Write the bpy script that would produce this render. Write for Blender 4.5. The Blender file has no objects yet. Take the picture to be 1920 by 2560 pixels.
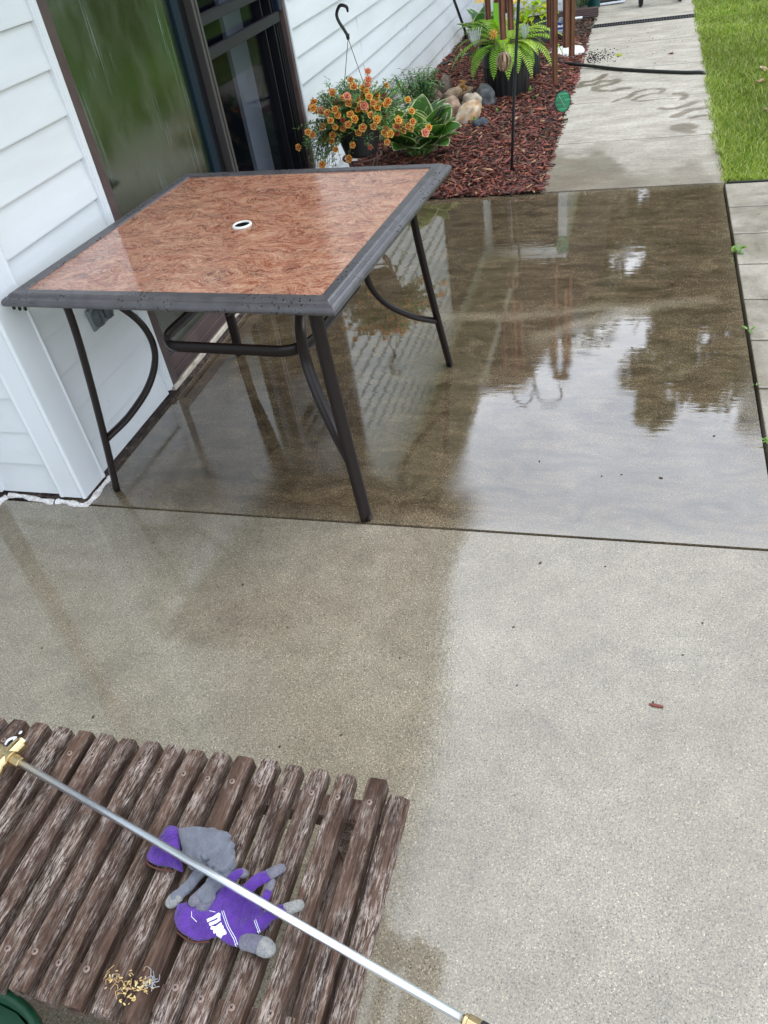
import bpy, bmesh, math, random
import numpy as np
from mathutils import Vector, Matrix, noise
random.seed(7); rng = np.random.default_rng(11)
R_ = math.radians
sc = bpy.context.scene
col = sc.collection

# ------------------------------------------------------------------ camera
cd = bpy.data.cameras.new('camera'); cam = bpy.data.objects.new('camera', cd); col.objects.link(cam)
CX, CY, CZ = Vector((0.957321, 0.252966, -0.139799)), Vector((0.059399, -0.645564, -0.761393)), Vector((-0.282856, 0.720594, -0.633038))   # right, down, forward
m = Matrix((CX, -CY, -CZ)).transposed().to_4x4(); m.translation = (0, 0, 1.5)
cam.matrix_world = m
cd.sensor_fit = 'AUTO'; cd.sensor_width = 36; cd.lens = 27.8807; cd.clip_start = 0.05; cd.clip_end = 500
sc.camera = cam
sc.render.resolution_x = 768; sc.render.resolution_y = 1024
# ------------------------------------------------------------------ world
SUN_EL, SUN_AZ = 62, 48       # azimuth measured from +Y towards +X
w = bpy.data.worlds.new('World'); sc.world = w; w.use_nodes = True
nt = w.node_tree; nt.nodes.clear()
out = nt.nodes.new('ShaderNodeOutputWorld'); bg = nt.nodes.new('ShaderNodeBackground')
sky = nt.nodes.new('ShaderNodeTexSky'); sky.sky_type = 'NISHITA'; sky.sun_disc = False
sky.sun_elevation = R_(SUN_EL); sky.sun_rotation = R_(SUN_AZ)
tc = nt.nodes.new('ShaderNodeTexCoord'); mp = nt.nodes.new('ShaderNodeMapping'); mp.inputs['Scale'].default_value = (1, 1, 2.2)
nz = nt.nodes.new('ShaderNodeTexNoise'); nz.inputs['Scale'].default_value = 2.6; nz.inputs['Detail'].default_value = 7
cr = nt.nodes.new('ShaderNodeValToRGB'); cr.color_ramp.elements[0].position = .22; cr.color_ramp.elements[1].position = .5
cr.color_ramp.elements[0].color = (.55,)*3+(1,); cr.color_ramp.elements[1].color = (1,)*3+(1,)
nz2 = nt.nodes.new('ShaderNodeTexNoise'); nz2.inputs['Scale'].default_value = 5; nz2.inputs['Detail'].default_value = 5
cc = nt.nodes.new('ShaderNodeValToRGB'); cc.color_ramp.elements[0].color = (10.5, 12.3, 15.2, 1); cc.color_ramp.elements[1].color = (19, 20, 21.6, 1)
cc.color_ramp.elements[0].position = .25; cc.color_ramp.elements[1].position = .75
mx = nt.nodes.new('ShaderNodeMix'); mx.data_type = 'RGBA'
L = nt.links.new
L(tc.outputs['Generated'], mp.inputs[0]); L(mp.outputs[0], nz.inputs['Vector']); L(mp.outputs[0], nz2.inputs['Vector'])
L(nz.outputs[0], cr.inputs[0]); L(nz2.outputs[0], cc.inputs[0])
L(cr.outputs[0], mx.inputs[0]); L(sky.outputs[0], mx.inputs[6]); L(cc.outputs[0], mx.inputs[7])
L(mx.outputs[2], bg.inputs[0]); bg.inputs[1].default_value = 0.125; L(bg.outputs[0], out.inputs[0])
# ------------------------------------------------------------------ sun (thin overcast)
sd = bpy.data.lights.new('sun', 'SUN'); sun = bpy.data.objects.new('sun', sd); col.objects.link(sun)
sd.energy = .9; sd.angle = R_(18); sd.color = (1, .96, .9)
sv = Vector((math.sin(R_(SUN_AZ))*math.cos(R_(SUN_EL)), math.cos(R_(SUN_AZ))*math.cos(R_(SUN_EL)), math.sin(R_(SUN_EL))))
sun.rotation_euler = sv.to_track_quat('Z', 'Y').to_euler()
sc.view_settings.view_transform = 'Standard'; sc.view_settings.look = 'None'
sc.view_settings.exposure = .20; sc.view_settings.gamma = 1
try:
    sc.cycles.use_adaptive_sampling = True; sc.cycles.max_bounces = 8; sc.cycles.transparent_max_bounces = 12
    sc.cycles.sample_clamp_indirect = 6
except Exception: pass

# ------------------------------------------------------------------ mesh helpers
class MB:
    def __init__(s): s.v = []; s.f = []; s.c = []; s.n = 0
    def add(s, vs, fs, c=None):
        b = s.n; s.v.extend([tuple(p) for p in vs]); s.n += len(vs)
        s.f.extend([tuple(i+b for i in f) for f in fs])
        s.c.extend([c if c is not None else (1, 1, 1)]*len(vs))
    def addc(s, vs, fs, cs):
        b = s.n; s.v.extend([tuple(p) for p in vs]); s.n += len(vs)
        s.f.extend([tuple(i+b for i in f) for f in fs]); s.c.extend(cs)
    def box(s, x0, x1, y0, y1, z0, z1, c=None, M=None):
        vs = [Vector(p) for p in ((x0,y0,z0),(x1,y0,z0),(x1,y1,z0),(x0,y1,z0),(x0,y0,z1),(x1,y0,z1),(x1,y1,z1),(x0,y1,z1))]
        if M: vs = [M @ p for p in vs]
        s.add(vs, [(0,3,2,1),(4,5,6,7),(0,1,5,4),(1,2,6,5),(2,3,7,6),(3,0,4,7)], c)
    def tube(s, pts, r, n=8, c=None, cap=True, flat=None, up=(0,0,1)):
        pts = [Vector(p) for p in pts]; k = len(pts)
        rs = r if isinstance(r, (list, tuple)) else [r]*k
        vs = []; prev = Vector(up)
        for i, p in enumerate(pts):
            t = (pts[min(i+1,k-1)]-pts[max(i-1,0)]).normalized()
            a = prev - t*prev.dot(t)
            if a.length < 1e-4: a = t.orthogonal()
            a.normalize(); b = t.cross(a); prev = a
            fa, fb = (1, 1) if flat is None else flat
            for j in range(n):
                q = 2*math.pi*j/n
                vs.append(p + a*math.cos(q)*rs[i]*fa + b*math.sin(q)*rs[i]*fb)
        fs = [(i*n+j, i*n+(j+1)%n, (i+1)*n+(j+1)%n, (i+1)*n+j) for i in range(k-1) for j in range(n)]
        if cap: fs += [tuple(range(n))[::-1], tuple(range((k-1)*n, k*n))]
        s.add(vs, fs, c)
    def lathe(s, prof, n=32, center=(0,0,0), c=None, cap=False, M=None):
        vs = []; cx, cy, cz = center
        for r, z in prof:
            for j in range(n):
                q = 2*math.pi*j/n; p = Vector((cx+r*math.cos(q), cy+r*math.sin(q), cz+z))
                vs.append(M @ p if M else p)
        k = len(prof)
        fs = [(i*n+j, i*n+(j+1)%n, (i+1)*n+(j+1)%n, (i+1)*n+j) for i in range(k-1) for j in range(n)]
        if cap: fs += [tuple(range(n))[::-1], tuple(range((k-1)*n, k*n))]
        s.add(vs, fs, c)
    def sphere(s, c0, r, n=12, mcount=8, c=None, M=None):
        rx, ry, rz = r if isinstance(r, (list, tuple)) else (r, r, r)
        vs = []
        for i in range(mcount+1):
            a = math.pi*i/mcount
            for j in range(n):
                q = 2*math.pi*j/n
                p = Vector((rx*math.sin(a)*math.cos(q), ry*math.sin(a)*math.sin(q), rz*math.cos(a)))
                if M: p = M @ p
                vs.append(p + Vector(c0))
        fs = [(i*n+j, (i+1)*n+j, (i+1)*n+(j+1)%n, i*n+(j+1)%n) for i in range(mcount) for j in range(n)]
        s.add(vs, fs, c)
    def build(s, name, mat, parent=None, smooth=False, colors=False, bevel=0, loc=None):
        me = bpy.data.meshes.new(name)
        vs = s.v
        me.from_pydata(vs, [], s.f); me.validate()
        if colors:
            at = me.color_attributes.new('Col', 'FLOAT_COLOR', 'POINT')
            a = np.ones((len(vs), 4), dtype=np.float32); a[:, :3] = np.array(s.c, dtype=np.float32)[:, :3]
            at.data.foreach_set('color', a.ravel())
        if smooth: me.polygons.foreach_set('use_smooth', [True]*len(me.polygons))
        me.materials.append(mat)
        o = bpy.data.objects.new(name, me); col.objects.link(o)
        if parent: o.parent = parent
        if bevel:
            b = o.modifiers.new('b', 'BEVEL'); b.width = bevel; b.segments = 2; b.limit_method = 'ANGLE'
        if smooth == 'auto':
            pass
        if loc: o.location = loc
        return o
def smooth_curve(pts, n=8):
    """Catmull-Rom through the points"""
    P = [Vector(p) for p in pts]; P = [P[0]*2-P[1]] + P + [P[-1]*2-P[-2]]; o = []
    for i in range(1, len(P)-2):
        for k in range(n):
            t = k/n; a, b, c, d = P[i-1:i+3]
            o.append(.5*((2*b)+(c-a)*t+(2*a-5*b+4*c-d)*t*t+(3*b-a-3*c+d)*t**3))
    o.append(P[-2]); return o
def tag(o, label=None, cat=None, group=None, kind=None):
    if label: o['label'] = label
    if cat: o['category'] = cat
    if group: o['group'] = group
    if kind: o['kind'] = kind
    return o
def empty(name, loc, label, cat, group=None, rz=0):
    o = bpy.data.objects.new(name, None); col.objects.link(o); o.location = loc; o.rotation_euler = (0, 0, rz)
    return tag(o, label, cat, group)
def copy_tree(o, parent=None):
    c = o.copy(); col.objects.link(c); c.parent = parent
    for ch in [x for x in bpy.data.objects if x.parent == o]: copy_tree(ch, c)
    return c
# ------------------------------------------------------------------ material helpers
def mat(name, color=(.5,.5,.5), rough=.5, metal=0, ior=1.45, spec=None):
    M = bpy.data.materials.new(name); M.use_nodes = True
    b = M.node_tree.nodes['Principled BSDF']
    b.inputs['Base Color'].default_value = (*color, 1); b.inputs['Roughness'].default_value = rough
    b.inputs['Metallic'].default_value = metal; b.inputs['IOR'].default_value = ior
    if spec is not None: b.inputs['Specular IOR Level'].default_value = spec
    return M
class N:
    """tiny node graph builder"""
    def __init__(s, M): s.t = M.node_tree; s.b = s.t.nodes['Principled BSDF']
    def n(s, ty, **k):
        x = s.t.nodes.new(ty)
        for a, v in k.items(): setattr(x, a, v)
        return x
    def l(s, a, b): s.t.links.new(a, b)
    def pos(s): return s.n('ShaderNodeNewGeometry').outputs['Position']
    def obj(s): return s.n('ShaderNodeTexCoord').outputs['Object']
    def map(s, v, sc=(1,1,1), rot=(0,0,0), loc=(0,0,0)):
        m = s.n('ShaderNodeMapping'); s.l(v, m.inputs[0]); m.inputs['Scale'].default_value = sc; m.inputs['Rotation'].default_value = rot
        if hasattr(loc, 'is_output'): s.l(loc, m.inputs['Location'])
        else: m.inputs['Location'].default_value = loc
        return m.outputs[0]
    def noise(s, v, scale, det=4, rough=.5, dist=0):
        x = s.n('ShaderNodeTexNoise'); s.l(v, x.inputs['Vector']); x.inputs['Scale'].default_value = scale
        x.inputs['Detail'].default_value = det; x.inputs['Roughness'].default_value = rough; x.inputs['Distortion'].default_value = dist
        return x.outputs[0]
    def voro(s, v, scale, out='Distance', feature='F1', rnd=1):
        x = s.n('ShaderNodeTexVoronoi', feature=feature); s.l(v, x.inputs['Vector']); x.inputs['Scale'].default_value = scale
        x.inputs['Randomness'].default_value = rnd
        return x.outputs[out]
    def ramp(s, v, stops, interp='LINEAR'):
        x = s.n('ShaderNodeValToRGB'); s.l(v, x.inputs[0]); e = x.color_ramp.elements; x.color_ramp.interpolation = interp
        while len(e) < len(stops): e.new(.5)
        for k, (p, c) in enumerate(stops):
            e[k].position = p
            e[k].color = (*c, 1) if isinstance(c, tuple) else (c, c, c, 1)
        return x.outputs[0]
    def mix(s, f, a, b, mode='MIX'):
        x = s.n('ShaderNodeMix', data_type='RGBA', blend_type=mode)
        for i, v in ((0, f), (6, a), (7, b)):
            if hasattr(v, 'is_output'): s.l(v, x.inputs[i])
            elif isinstance(v, tuple): x.inputs[i].default_value = (*v, 1)
            elif i == 0: x.inputs[i].default_value = v
            else: x.inputs[i].default_value = (v, v, v, 1)
        return x.outputs[2]
    def math(s, op, a, b=None, clamp=False):
        x = s.n('ShaderNodeMath', operation=op); x.use_clamp = clamp
        for i, v in ((0, a), (1, b)):
            if v is None: continue
            if hasattr(v, 'is_output'): s.l(v, x.inputs[i])
            else: x.inputs[i].default_value = v
        return x.outputs[0]
    def attr(s, name, out='Fac'):
        x = s.n('ShaderNodeAttribute'); x.attribute_name = name; return x.outputs[out]
    def bump(s, h, strength=.3, dist=.002, prev=None):
        x = s.n('ShaderNodeBump'); s.l(h, x.inputs['Height']); x.inputs['Distance'].default_value = dist
        if hasattr(strength, 'is_output'): s.l(strength, x.inputs['Strength'])
        else: x.inputs['Strength'].default_value = strength
        if prev is not None: s.l(prev, x.inputs['Normal'])
        return x.outputs[0]
    def col(s, v): s.l(v, s.b.inputs['Base Color'])
    def rough(s, v): s.l(v, s.b.inputs['Roughness'])
    def nrm(s, v): s.l(v, s.b.inputs['Normal'])

def vcol_mat(name, rough=.5, var=.25, scale=60, sss=0, spec=.5):
    M = mat(name, rough=rough, spec=spec); g = N(M)
    c = g.attr('Col', 'Color'); n = g.noise(g.pos(), scale, 3)
    g.col(g.mix(1.0, c, g.ramp(n, [(.3, 1-var), (.7, 1+var*.4)]), 'MULTIPLY'))
    if sss: g.b.inputs['Transmission Weight'].default_value = 0
    return M
def leaf_mat(name, rough=.45, trans=.35):
    M = vcol_mat(name, rough, .2, 90)
    g = N(M); t = g.n('ShaderNodeBsdfTranslucent'); ms = g.n('ShaderNodeMixShader'); ms.inputs[0].default_value = trans
    src = g.b.inputs['Base Color'].links[0].from_socket
    g.l(g.mix(1.0, src, (1.3, 1.25, .5), 'MULTIPLY'), t.inputs[0])
    g.l(g.b.outputs[0], ms.inputs[1]); g.l(t.outputs[0], ms.inputs[2])
    g.l(ms.outputs[0], g.t.nodes['Material Output'].inputs[0])
    return M

# --- concrete, wet with a film of water; 'film' and 'tint' are measured on the mesh
def concrete(name, dark, light, base_rough, film_rough, ior, grain=260, streak=False, grain_bump=.5, speck=1.0, ragged=0):
    M = mat(name, ior=ior); g = N(M); p = g.pos()
    film = g.attr('film'); tint = g.attr('tint')
    big = g.noise(p, 2.2, 6, .6)
    if streak:
        st = g.noise(g.map(p, (1.2, 7, 1), (0, 0, R_(4))), 2.0, 6, .65, .6)
        swirl = g.noise(g.map(p, (1, 1.8, 1)), 5.5, 6, .62, 1.6)
        big = g.math('ADD', g.math('MULTIPLY', swirl, .66), g.math('MULTIPLY', st, .34))
    base = g.mix(g.ramp(big, [(.36, 0.0), (.62, 1.0)]), dark, light)
    base = g.mix(tint, base, (.30, .25, .17))
    vc = g.n('ShaderNodeTexVoronoi'); g.l(p, vc.inputs['Vector']); vc.inputs['Scale'].default_value = grain
    cell = vc.outputs['Color']
    sp = g.ramp(cell, [(0, 1-.72*speck), (.14, 1-.5*speck), (.24, .93), (.72, 1.04), (.86, 1+.5*speck), (1, 1+1.3*speck)])
    v2 = g.ramp(g.noise(p, grain*.45, 3, .7), [(.3, 1-.35*speck), (.7, 1+.3*speck)])
    base = g.mix(1.0, base, sp, 'MULTIPLY'); base = g.mix(1.0, base, v2, 'MULTIPLY')
    base = g.mix(1.0, base, g.ramp(g.noise(p, 14, 5, .7), [(.25, .82), (.75, 1.14)]), 'MULTIPLY')
    base = g.mix(1.0, base, g.ramp(g.noise(p, 3.1, 5, .6, 1.2), [(.28, .84), (.48, 1.02)]), 'MULTIPLY')
    base = g.mix(g.ramp(g.noise(p, 70, 2, .5), [(.73, 0.), (.78, .5)]), base, (.05,.035,.022))
    g.col(base)
    g.rough(g.mix(film, base_rough, film_rough))
    # grains standing out of the water film
    fine = g.noise(p, grain*.8, 4, .7)
    bs = g.mix(film, grain_bump, grain_bump*.06)
    b1 = g.bump(fine, bs, .0012)
    rip = g.noise(g.map(p, (4, 14, 1)), 2.0, 2, .5)
    b2 = g.bump(rip, .05, .004, b1)
    if ragged: b2 = g.bump(g.noise(p, 75, 3, .6), ragged, .0022, b2)
    g.nrm(b2)
    # dry grains reflect less
    g.l(g.math('MULTIPLY', g.mix(film, g.ramp(cell, [(.0, .55), (1, .2)]), .5), 1.0), g.b.inputs['Specular IOR Level'])
    return M
def sheet(name, x0, x1, y0, y1, z, step, fn, m, thick=.1):
    nx = max(2, int((x1-x0)/step)); ny = max(2, int((y1-y0)/step))
    X, Y = np.meshgrid(np.linspace(x0, x1, nx+1), np.linspace(y0, y1, ny+1))
    V = np.stack([X.ravel(), Y.ravel(), np.full(X.size, z)], 1)
    i = (np.arange(ny)[:, None]*(nx+1)+np.arange(nx)[None, :]).ravel()
    Fq = np.stack([i, i+1, i+nx+2, i+nx+1], 1)
    # skirt
    k = len(V); S = [(x0, y0, z-thick), (x1, y0, z-thick), (x1, y1, z-thick), (x0, y1, z-thick)]
    t = [0, nx, (ny+1)*(nx+1)-1, ny*(nx+1)]
    me = bpy.data.meshes.new(name)
    # side faces as n-gons along the borders
    row0 = list(range(0, nx+1)); row1 = [ny*(nx+1)+j for j in range(nx+1)]; c0 = [j*(nx+1) for j in range(ny+1)]; c1 = [j*(nx+1)+nx for j in range(ny+1)]
    F2 = [tuple(row0[::-1])+(k, k+1), tuple(row1)+(k+2, k+3), tuple(c0)+(k+3, k), tuple(c1[::-1])+(k+1, k+2)]
    me.from_pydata(V.tolist()+S, [], Fq.tolist()+F2)
    film, tint = fn(X.ravel(), Y.ravel())
    for nm, a in (('film', film), ('tint', tint)):
        at = me.attributes.new(nm, 'FLOAT', 'POINT'); arr = np.zeros(len(me.vertices), dtype=np.float32); arr[:len(a)] = a
        at.data.foreach_set('value', arr)
    me.materials.append(m)
    o = bpy.data.objects.new(name, me); col.objects.link(o)
    return tag(o, kind='structure')
def pdist(X, Y, pts):
    d = np.full(X.shape, 9.)
    for (ax, ay), (bx, by) in zip(pts[:-1], pts[1:]):
        vx, vy = bx-ax, by-ay; t = np.clip(((X-ax)*vx+(Y-ay)*vy)/(vx*vx+vy*vy+1e-9), 0, 1)
        d = np.minimum(d, np.hypot(X-ax-t*vx, Y-ay-t*vy))
    return d
def sm(a, b, x): t = np.clip((x-a)/(b-a), 0, 1); return t*t*(3-2*t)
def vnoise(X, Y, s, seed=0):
    """cheap smooth value noise"""
    r = np.random.default_rng(seed); G = r.random((64, 64)); x = X*s+17.3; y = Y*s+9.1
    xi = np.floor(x).astype(int); yi = np.floor(y).astype(int); fx = x-xi; fy = y-yi; fx = fx*fx*(3-2*fx); fy = fy*fy*(3-2*fy)
    g = lambda a, b: G[a % 64, b % 64]
    return (g(xi,yi)*(1-fx)+g(xi+1,yi)*fx)*(1-fy)+(g(xi,yi+1)*(1-fx)+g(xi+1,yi+1)*fx)*fy

# ================================================================== SETTING
# ground far and wide
soil = mat('soil', (.035, .025, .018), .95); g = N(soil)
g.col(g.ramp(g.noise(g.pos(), 30, 6, .7), [(.3, (.012, .009, .007)), (.7, (.05, .035, .025))]))
turf = mat('turf_base', (.06, .14, .02), .9, spec=.1); g = N(turf)
g.col(g.mix(g.ramp(g.noise(g.pos(), 1.3, 5), [(.35, 0.), (.65, 1.)]), (.055, .12, .016), (.11, .21, .02)))
mb = MB(); mb.add([(-150,-150,-.06),(150,-150,-.06),(150,150,-.06),(-150,150,-.06)], [(0,1,2,3)])
tag(mb.build('ground', soil), kind='structure')
mb = MB(); mb.add([(.47,4.37,-.015),(60,4.37,-.015),(60,90,-.015),(.47,90,-.015)], [(0,1,2,3)])
mb.add([(1.4,-40,-.015),(60,-40,-.015),(60,4.36,-.015),(1.4,4.36,-.015)], [(0,1,2,3)])
mb.add([(-40,14,-.015),(.40,14,-.015),(.40,90,-.015),(-40,90,-.015)], [(0,1,2,3)])
tag(mb.build('lawn_ground', turf), kind='structure')

near_m = concrete('near_slab_concrete', (.208,.176,.126), (.262,.230,.172), .075, .035, 1.80, 500, grain_bump=.14, speck=1.05, ragged=.12)
def f_near(X, Y):
    film = .72+.0*X
    film += .25*sm(.5, .8, vnoise(X, Y, 3, 1))
    tint = .15*sm(.5, .9, vnoise(X, Y, 2, 5))
    return np.clip(film, 0, 1), tint
sheet('near_patio_slab', -2.06, .40, -1.6, 1.647, 0, .03, f_near, near_m)
far_m = concrete('far_slab_concrete', (.058,.042,.024), (.145,.108,.063), .15, .006, 2.5, 420, streak=True, grain_bump=.15, speck=1.3)
sand1 = [(-.80,2.96),(-.47,2.954),(-.245,2.983),(-.103,3.021),(.025,3.009),(.172,3.055),(.295,3.068)]
sand2 = [(-.33,2.76),(-.282,2.803),(-.192,2.882),(-.084,2.945),(.026,2.976)]
sand3 = [(-.80,2.50),(-.667,2.518),(-.595,2.533),(-.531,2.506),(-.488,2.425),(-.448,2.348)]
def f_far(X, Y):
    n = vnoise(X, Y, 5, 2)*.6+vnoise(X, Y, 13, 3)*.4
    dry = sm(2.40, 1.74, Y+.30*n)*.80
    edge = sm(.06, .0, .40-X)*.5
    s = np.maximum(sm(.075, .015, pdist(X, Y, sand1)+.03*n), sm(.09, .02, pdist(X, Y, sand2)+.03*n))
    s2 = .45*sm(.10, .0, pdist(X, Y, sand3)+.02*n)
    film = 1-dry-edge*.6-.25*s-.15*s2-.15*sm(.6, .85, n)
    tint = np.clip(.42*s+.25*s2+.25*edge+.3*sm(.1, 0, Y-1.65)+.25*sm(.1,0,4.36-Y), 0, 1)
    return np.clip(film, 0, 1), tint
sheet('far_patio_slab', -1.82, .40, 1.657, 4.352, 0, .02, f_far, far_m)
# walkway
marks = [[(-.458,6.507),(-.441,6.643),(-.387,6.641),(-.336,6.677),(-.289,6.807)],
 [(-.434,6.533),(-.363,6.543),(-.306,6.629),(-.243,6.606),(-.2,6.626),(-.181,6.583),(-.238,6.498),(-.281,6.478),(-.332,6.462),(-.346,6.398),(-.291,6.345),(-.213,6.318),(-.164,6.352),(-.105,6.355)],
 [(-.193,6.038),(-.154,6.088),(-.106,6.12),(-.06,6.233),(.005,6.276)],[(-.105,6.072),(-.059,6.184)],
 [(.038,6.281),(.103,6.268),(.132,6.232),(.103,6.161),(.023,6.141),(-.056,6.072),(-.071,6.031),(-.023,5.993),(.057,6.005),(.143,6.007),(.182,5.98)],
 [(.199,6.098),(.23,6.103),(.261,6.061),(.243,5.945)],[(.104,5.782),(.142,5.742),(.195,5.755),(.255,5.794),(.317,5.862)],
 [(.186,5.577),(.223,5.621),(.276,5.688),(.342,5.705)],[(.293,5.527),(.323,5.546),(.366,5.552)],
 [(.197,5.351),(.247,5.376),(.274,5.331)],[(.218,5.296),(.272,5.232)]]
mw = [.028,.030,.020,.012,.016,.026,.024,.030,.026,.05,.035]
wetl = [(-.49,4.998),(-.347,4.998),(-.204,4.99),(-.136,4.864),(-.047,4.575),(.106,4.647),(.202,4.689),(.316,4.687),(.323,4.547),(.377,4.405),(.41,4.36)]
def f_walk(X, Y):
    n = vnoise(X, Y, 14, 4)-.5
    wy = np.interp(X, [a for a, b in wetl], [b for a, b in wetl])
    n2 = vnoise(X, Y, 30, 6)-.5
    wet = sm(.16, -.16, Y-wy+.22*n+.10*n2)*(.45+.5*vnoise(X, Y, 4, 9))
    wet2 = .38*sm(.5, -.3, Y-5.0+.5*n)
    mk = np.zeros_like(X)
    for m_, r_ in zip(marks, mw): mk = np.maximum(mk, sm(r_*1.15, r_*.8, pdist(X, Y, m_)+.012*n))
    wetness = np.clip(np.maximum(np.maximum(wet, wet2), .9*mk), 0, 1)
    return wetness, .0*X
walk_m = mat('walkway_concrete', ior=1.5); g = N(walk_m); p = g.pos()
brush = g.noise(g.map(p, (3, 60, 1), (0,0,R_(3))), 3.0, 6, .7)
blot = g.noise(g.map(p, (1, 2.2, 1)), 3.5, 6, .65)
base = g.mix(g.ramp(blot, [(.35, 0.), (.65, 1.)]), (.33,.295,.235), (.50,.462,.385))
base = g.mix(1., base, g.ramp(g.noise(p, 45, 6, .75), [(.3, .80), (.7, 1.15)]), 'MULTIPLY')
base = g.mix(1., base, g.ramp(brush, [(.3, .60), (.7, 1.25)]), 'MULTIPLY')
base = g.mix(1., base, g.ramp(g.voro(p, 230, 'Color'), [(0, .55), (.15, .8), (.3, 1.), (.8, 1.05), (1, 1.4)]), 'MULTIPLY')
wetc = g.mix(g.ramp(g.noise(p, 3, 3), [(.4, 0.), (.6, 1.)]), (.42,.39,.31), (.40,.33,.25))
base = g.mix(g.attr('film'), base, g.mix(1., base, wetc, 'MULTIPLY'))
g.col(base); g.rough(g.mix(g.attr('film'), .75, .32)); g.nrm(g.bump(brush, .5, .003, g.bump(g.noise(p, 260, 3), .5, .001)))
wb = [4.360, 5.17, 6.05, 6.93, 7.82, 8.60]
for a, b in zip(wb[:-1], wb[1:]):
    sheet('walkway_panel', -.50, .412, a+.004, b-.004, .004, .02 if b < 7 else .05, f_walk, walk_m)
sheet('walkway_panel', -.50, .412, 8.735, 9.33, .004, .05, f_walk, walk_m)
sheet('walkway_panel', -.50, .412, 9.338, 14, .004, .1, f_walk, walk_m)
# paver path to the right of the slab
pav_m = mat('paver_concrete', ior=1.7); g = N(pav_m); p = g.pos()
oi = g.n('ShaderNodeObjectInfo').outputs['Random']
b0 = g.mix(g.ramp(g.noise(p, 2.3, 5, .6, .5), [(.42, 0.), (.56, 1.)]), (.30,.262,.20), (.19,.16,.11))
b0 = g.mix(1., b0, g.ramp(g.voro(p, 220, 'Color'), [(0, .45), (.15, .8), (.3, 1.), (.8, 1.05), (1, 1.6)]), 'MULTIPLY')
b0 = g.mix(1., b0, g.ramp(g.noise(p, 18, 5, .7), [(.3, .8), (.7, 1.12)]), 'MULTIPLY')
g.col(b0); g.rough(g.ramp(g.noise(p, 2.3, 5, .6, .5), [(.42, .6), (.58, .25)])); g.nrm(g.bump(g.noise(p, 240, 4, .7), .5, .0012))
mb = MB()
for k in range(-4, 13):
    y1 = 4.345-.32*k; y0 = y1-.309
    if k < 0: continue
    for i in range(3):
        x0 = .413+i*.325; mb.box(x0, x0+.315, y0, y1, -.05, .002)
o = mb.build('paver_path', pav_m, bevel=.004); tag(o, kind='structure')
# ================================================================== HOUSE
sid = mat('vinyl_siding', (.80,.83,.84), .42); g = N(sid); p = g.pos()
gr = g.noise(g.map(p, (9, 9, 150)), 2.0, 4, .6, .8)
c_ = g.mix(g.ramp(g.noise(g.map(p, (1, .5, 3)), 2.5, 5, .6), [(.35, 0.), (.7, 1.)]), (.72,.75,.76), (.64,.67,.665))
sx = g.n('ShaderNodeSeparateXYZ'); g.l(p, sx.inputs[0])
# splash dirt low on the far wall, with a shape of its own
low = g.math('SUBTRACT', 1.0, g.math('MULTIPLY', sx.outputs[2], 4.0), True)
farw = g.math('MULTIPLY', g.math('SUBTRACT', sx.outputs[1], 4.5), .5, True)
dirt = g.math('MULTIPLY', g.math('MULTIPLY', low, farw), g.ramp(g.noise(p, 5, 5, .65), [(.35, 0.), (.7, 1.)]))
c_ = g.mix(g.math('MULTIPLY', dirt, .8, True), c_, (.52,.45,.30))
spk = g.ramp(g.noise(p, 55, 3, .6), [(.22, 1.), (.27, 0.)])
c_ = g.mix(g.math('MULTIPLY', spk, g.math('SUBTRACT', 1.0, g.math('MULTIPLY', sx.outputs[2], 1.6), True)), c_, (.35,.33,.28))
g.col(c_); g.nrm(g.bump(gr, .35, .0015))
trim_w = mat('white_trim', (.71,.74,.75), .4); g = N(trim_w)
g.nrm(g.bump(g.noise(g.map(g.pos(), (60, 60, 5)), 3, 3), .12, .001))
brown_m = mat('brown_metal', (.085,.055,.050), .4); g = N(brown_m)
g.col(g.ramp(g.noise(g.pos(), 12, 5), [(.3, (.065,.043,.040)), (.7, (.105,.072,.066))]))
dark_m = mat('black_frame', (.006,.006,.008), .42, spec=.3)
grey_m = mat('grey_metal', (.09,.082,.078), .4, .4)
house = empty('house', (-1.70, 5.0, 0), 'white lap sided house with a sliding patio door, along the left', 'house')
EXP = .1262
def siding(name, axis, fixed, a0, a1, z0, z1, start=.012, sgn=1, seams=()):
    """lap siding: every course leans out 13 mm towards its lower edge"""
    mb = MB(); k0 = int(math.floor((z0-start)/EXP)); z = start+k0*EXP
    while z < z1-1e-4:
        b, t = max(z, z0), min(z+EXP, z1)
        prof = [(.0, b+.001), (.0165, b), (.0170, b+.004), (.0045, t-.003), (-.001, t)]
        vs = []
        for a in (a0, a1):
            for o_, zz in prof:
                vs.append((fixed+sgn*o_, a, zz) if axis == 'x' else (a, fixed-sgn*o_, zz))
        fs = [(0,1,6,5), (1,2,7,6), (2,3,8,7), (3,4,9,8)]
        mb.add(vs, fs)
        z += EXP
    # plane behind so nothing shows through
    o_ = -.002
    if axis == 'x': mb.add([(fixed+sgn*o_, a0, z0), (fixed+sgn*o_, a1, z0), (fixed+sgn*o_, a1, z1), (fixed+sgn*o_, a0, z1)], [(0,1,2,3)])
    else: mb.add([(a0, fixed-sgn*o_, z0), (a1, fixed-sgn*o_, z0), (a1, fixed-sgn*o_, z1), (a0, fixed-sgn*o_, z1)], [(0,1,2,3)])
    for (a, k) in seams:
        zz = start+k*EXP
        if axis == 'x': mb.box(fixed+.0005, fixed+.0125, a-.004, a+.004, zz+.002, zz+EXP*.93)
    mb.build(name, sid, house)
    return mb
WX = -1.713
siding('side_wall', 'x', WX, 1.79, 2.303, .018, 2.45)
siding('side_wall', 'x', WX, 4.262, 9.25, .018, 2.45, seams=((5.37,5),(5.39,4),(5.39,3),(6.56,3),(6.58,2),(6.6,1),(7.7,1),(7.71,0)))
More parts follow.
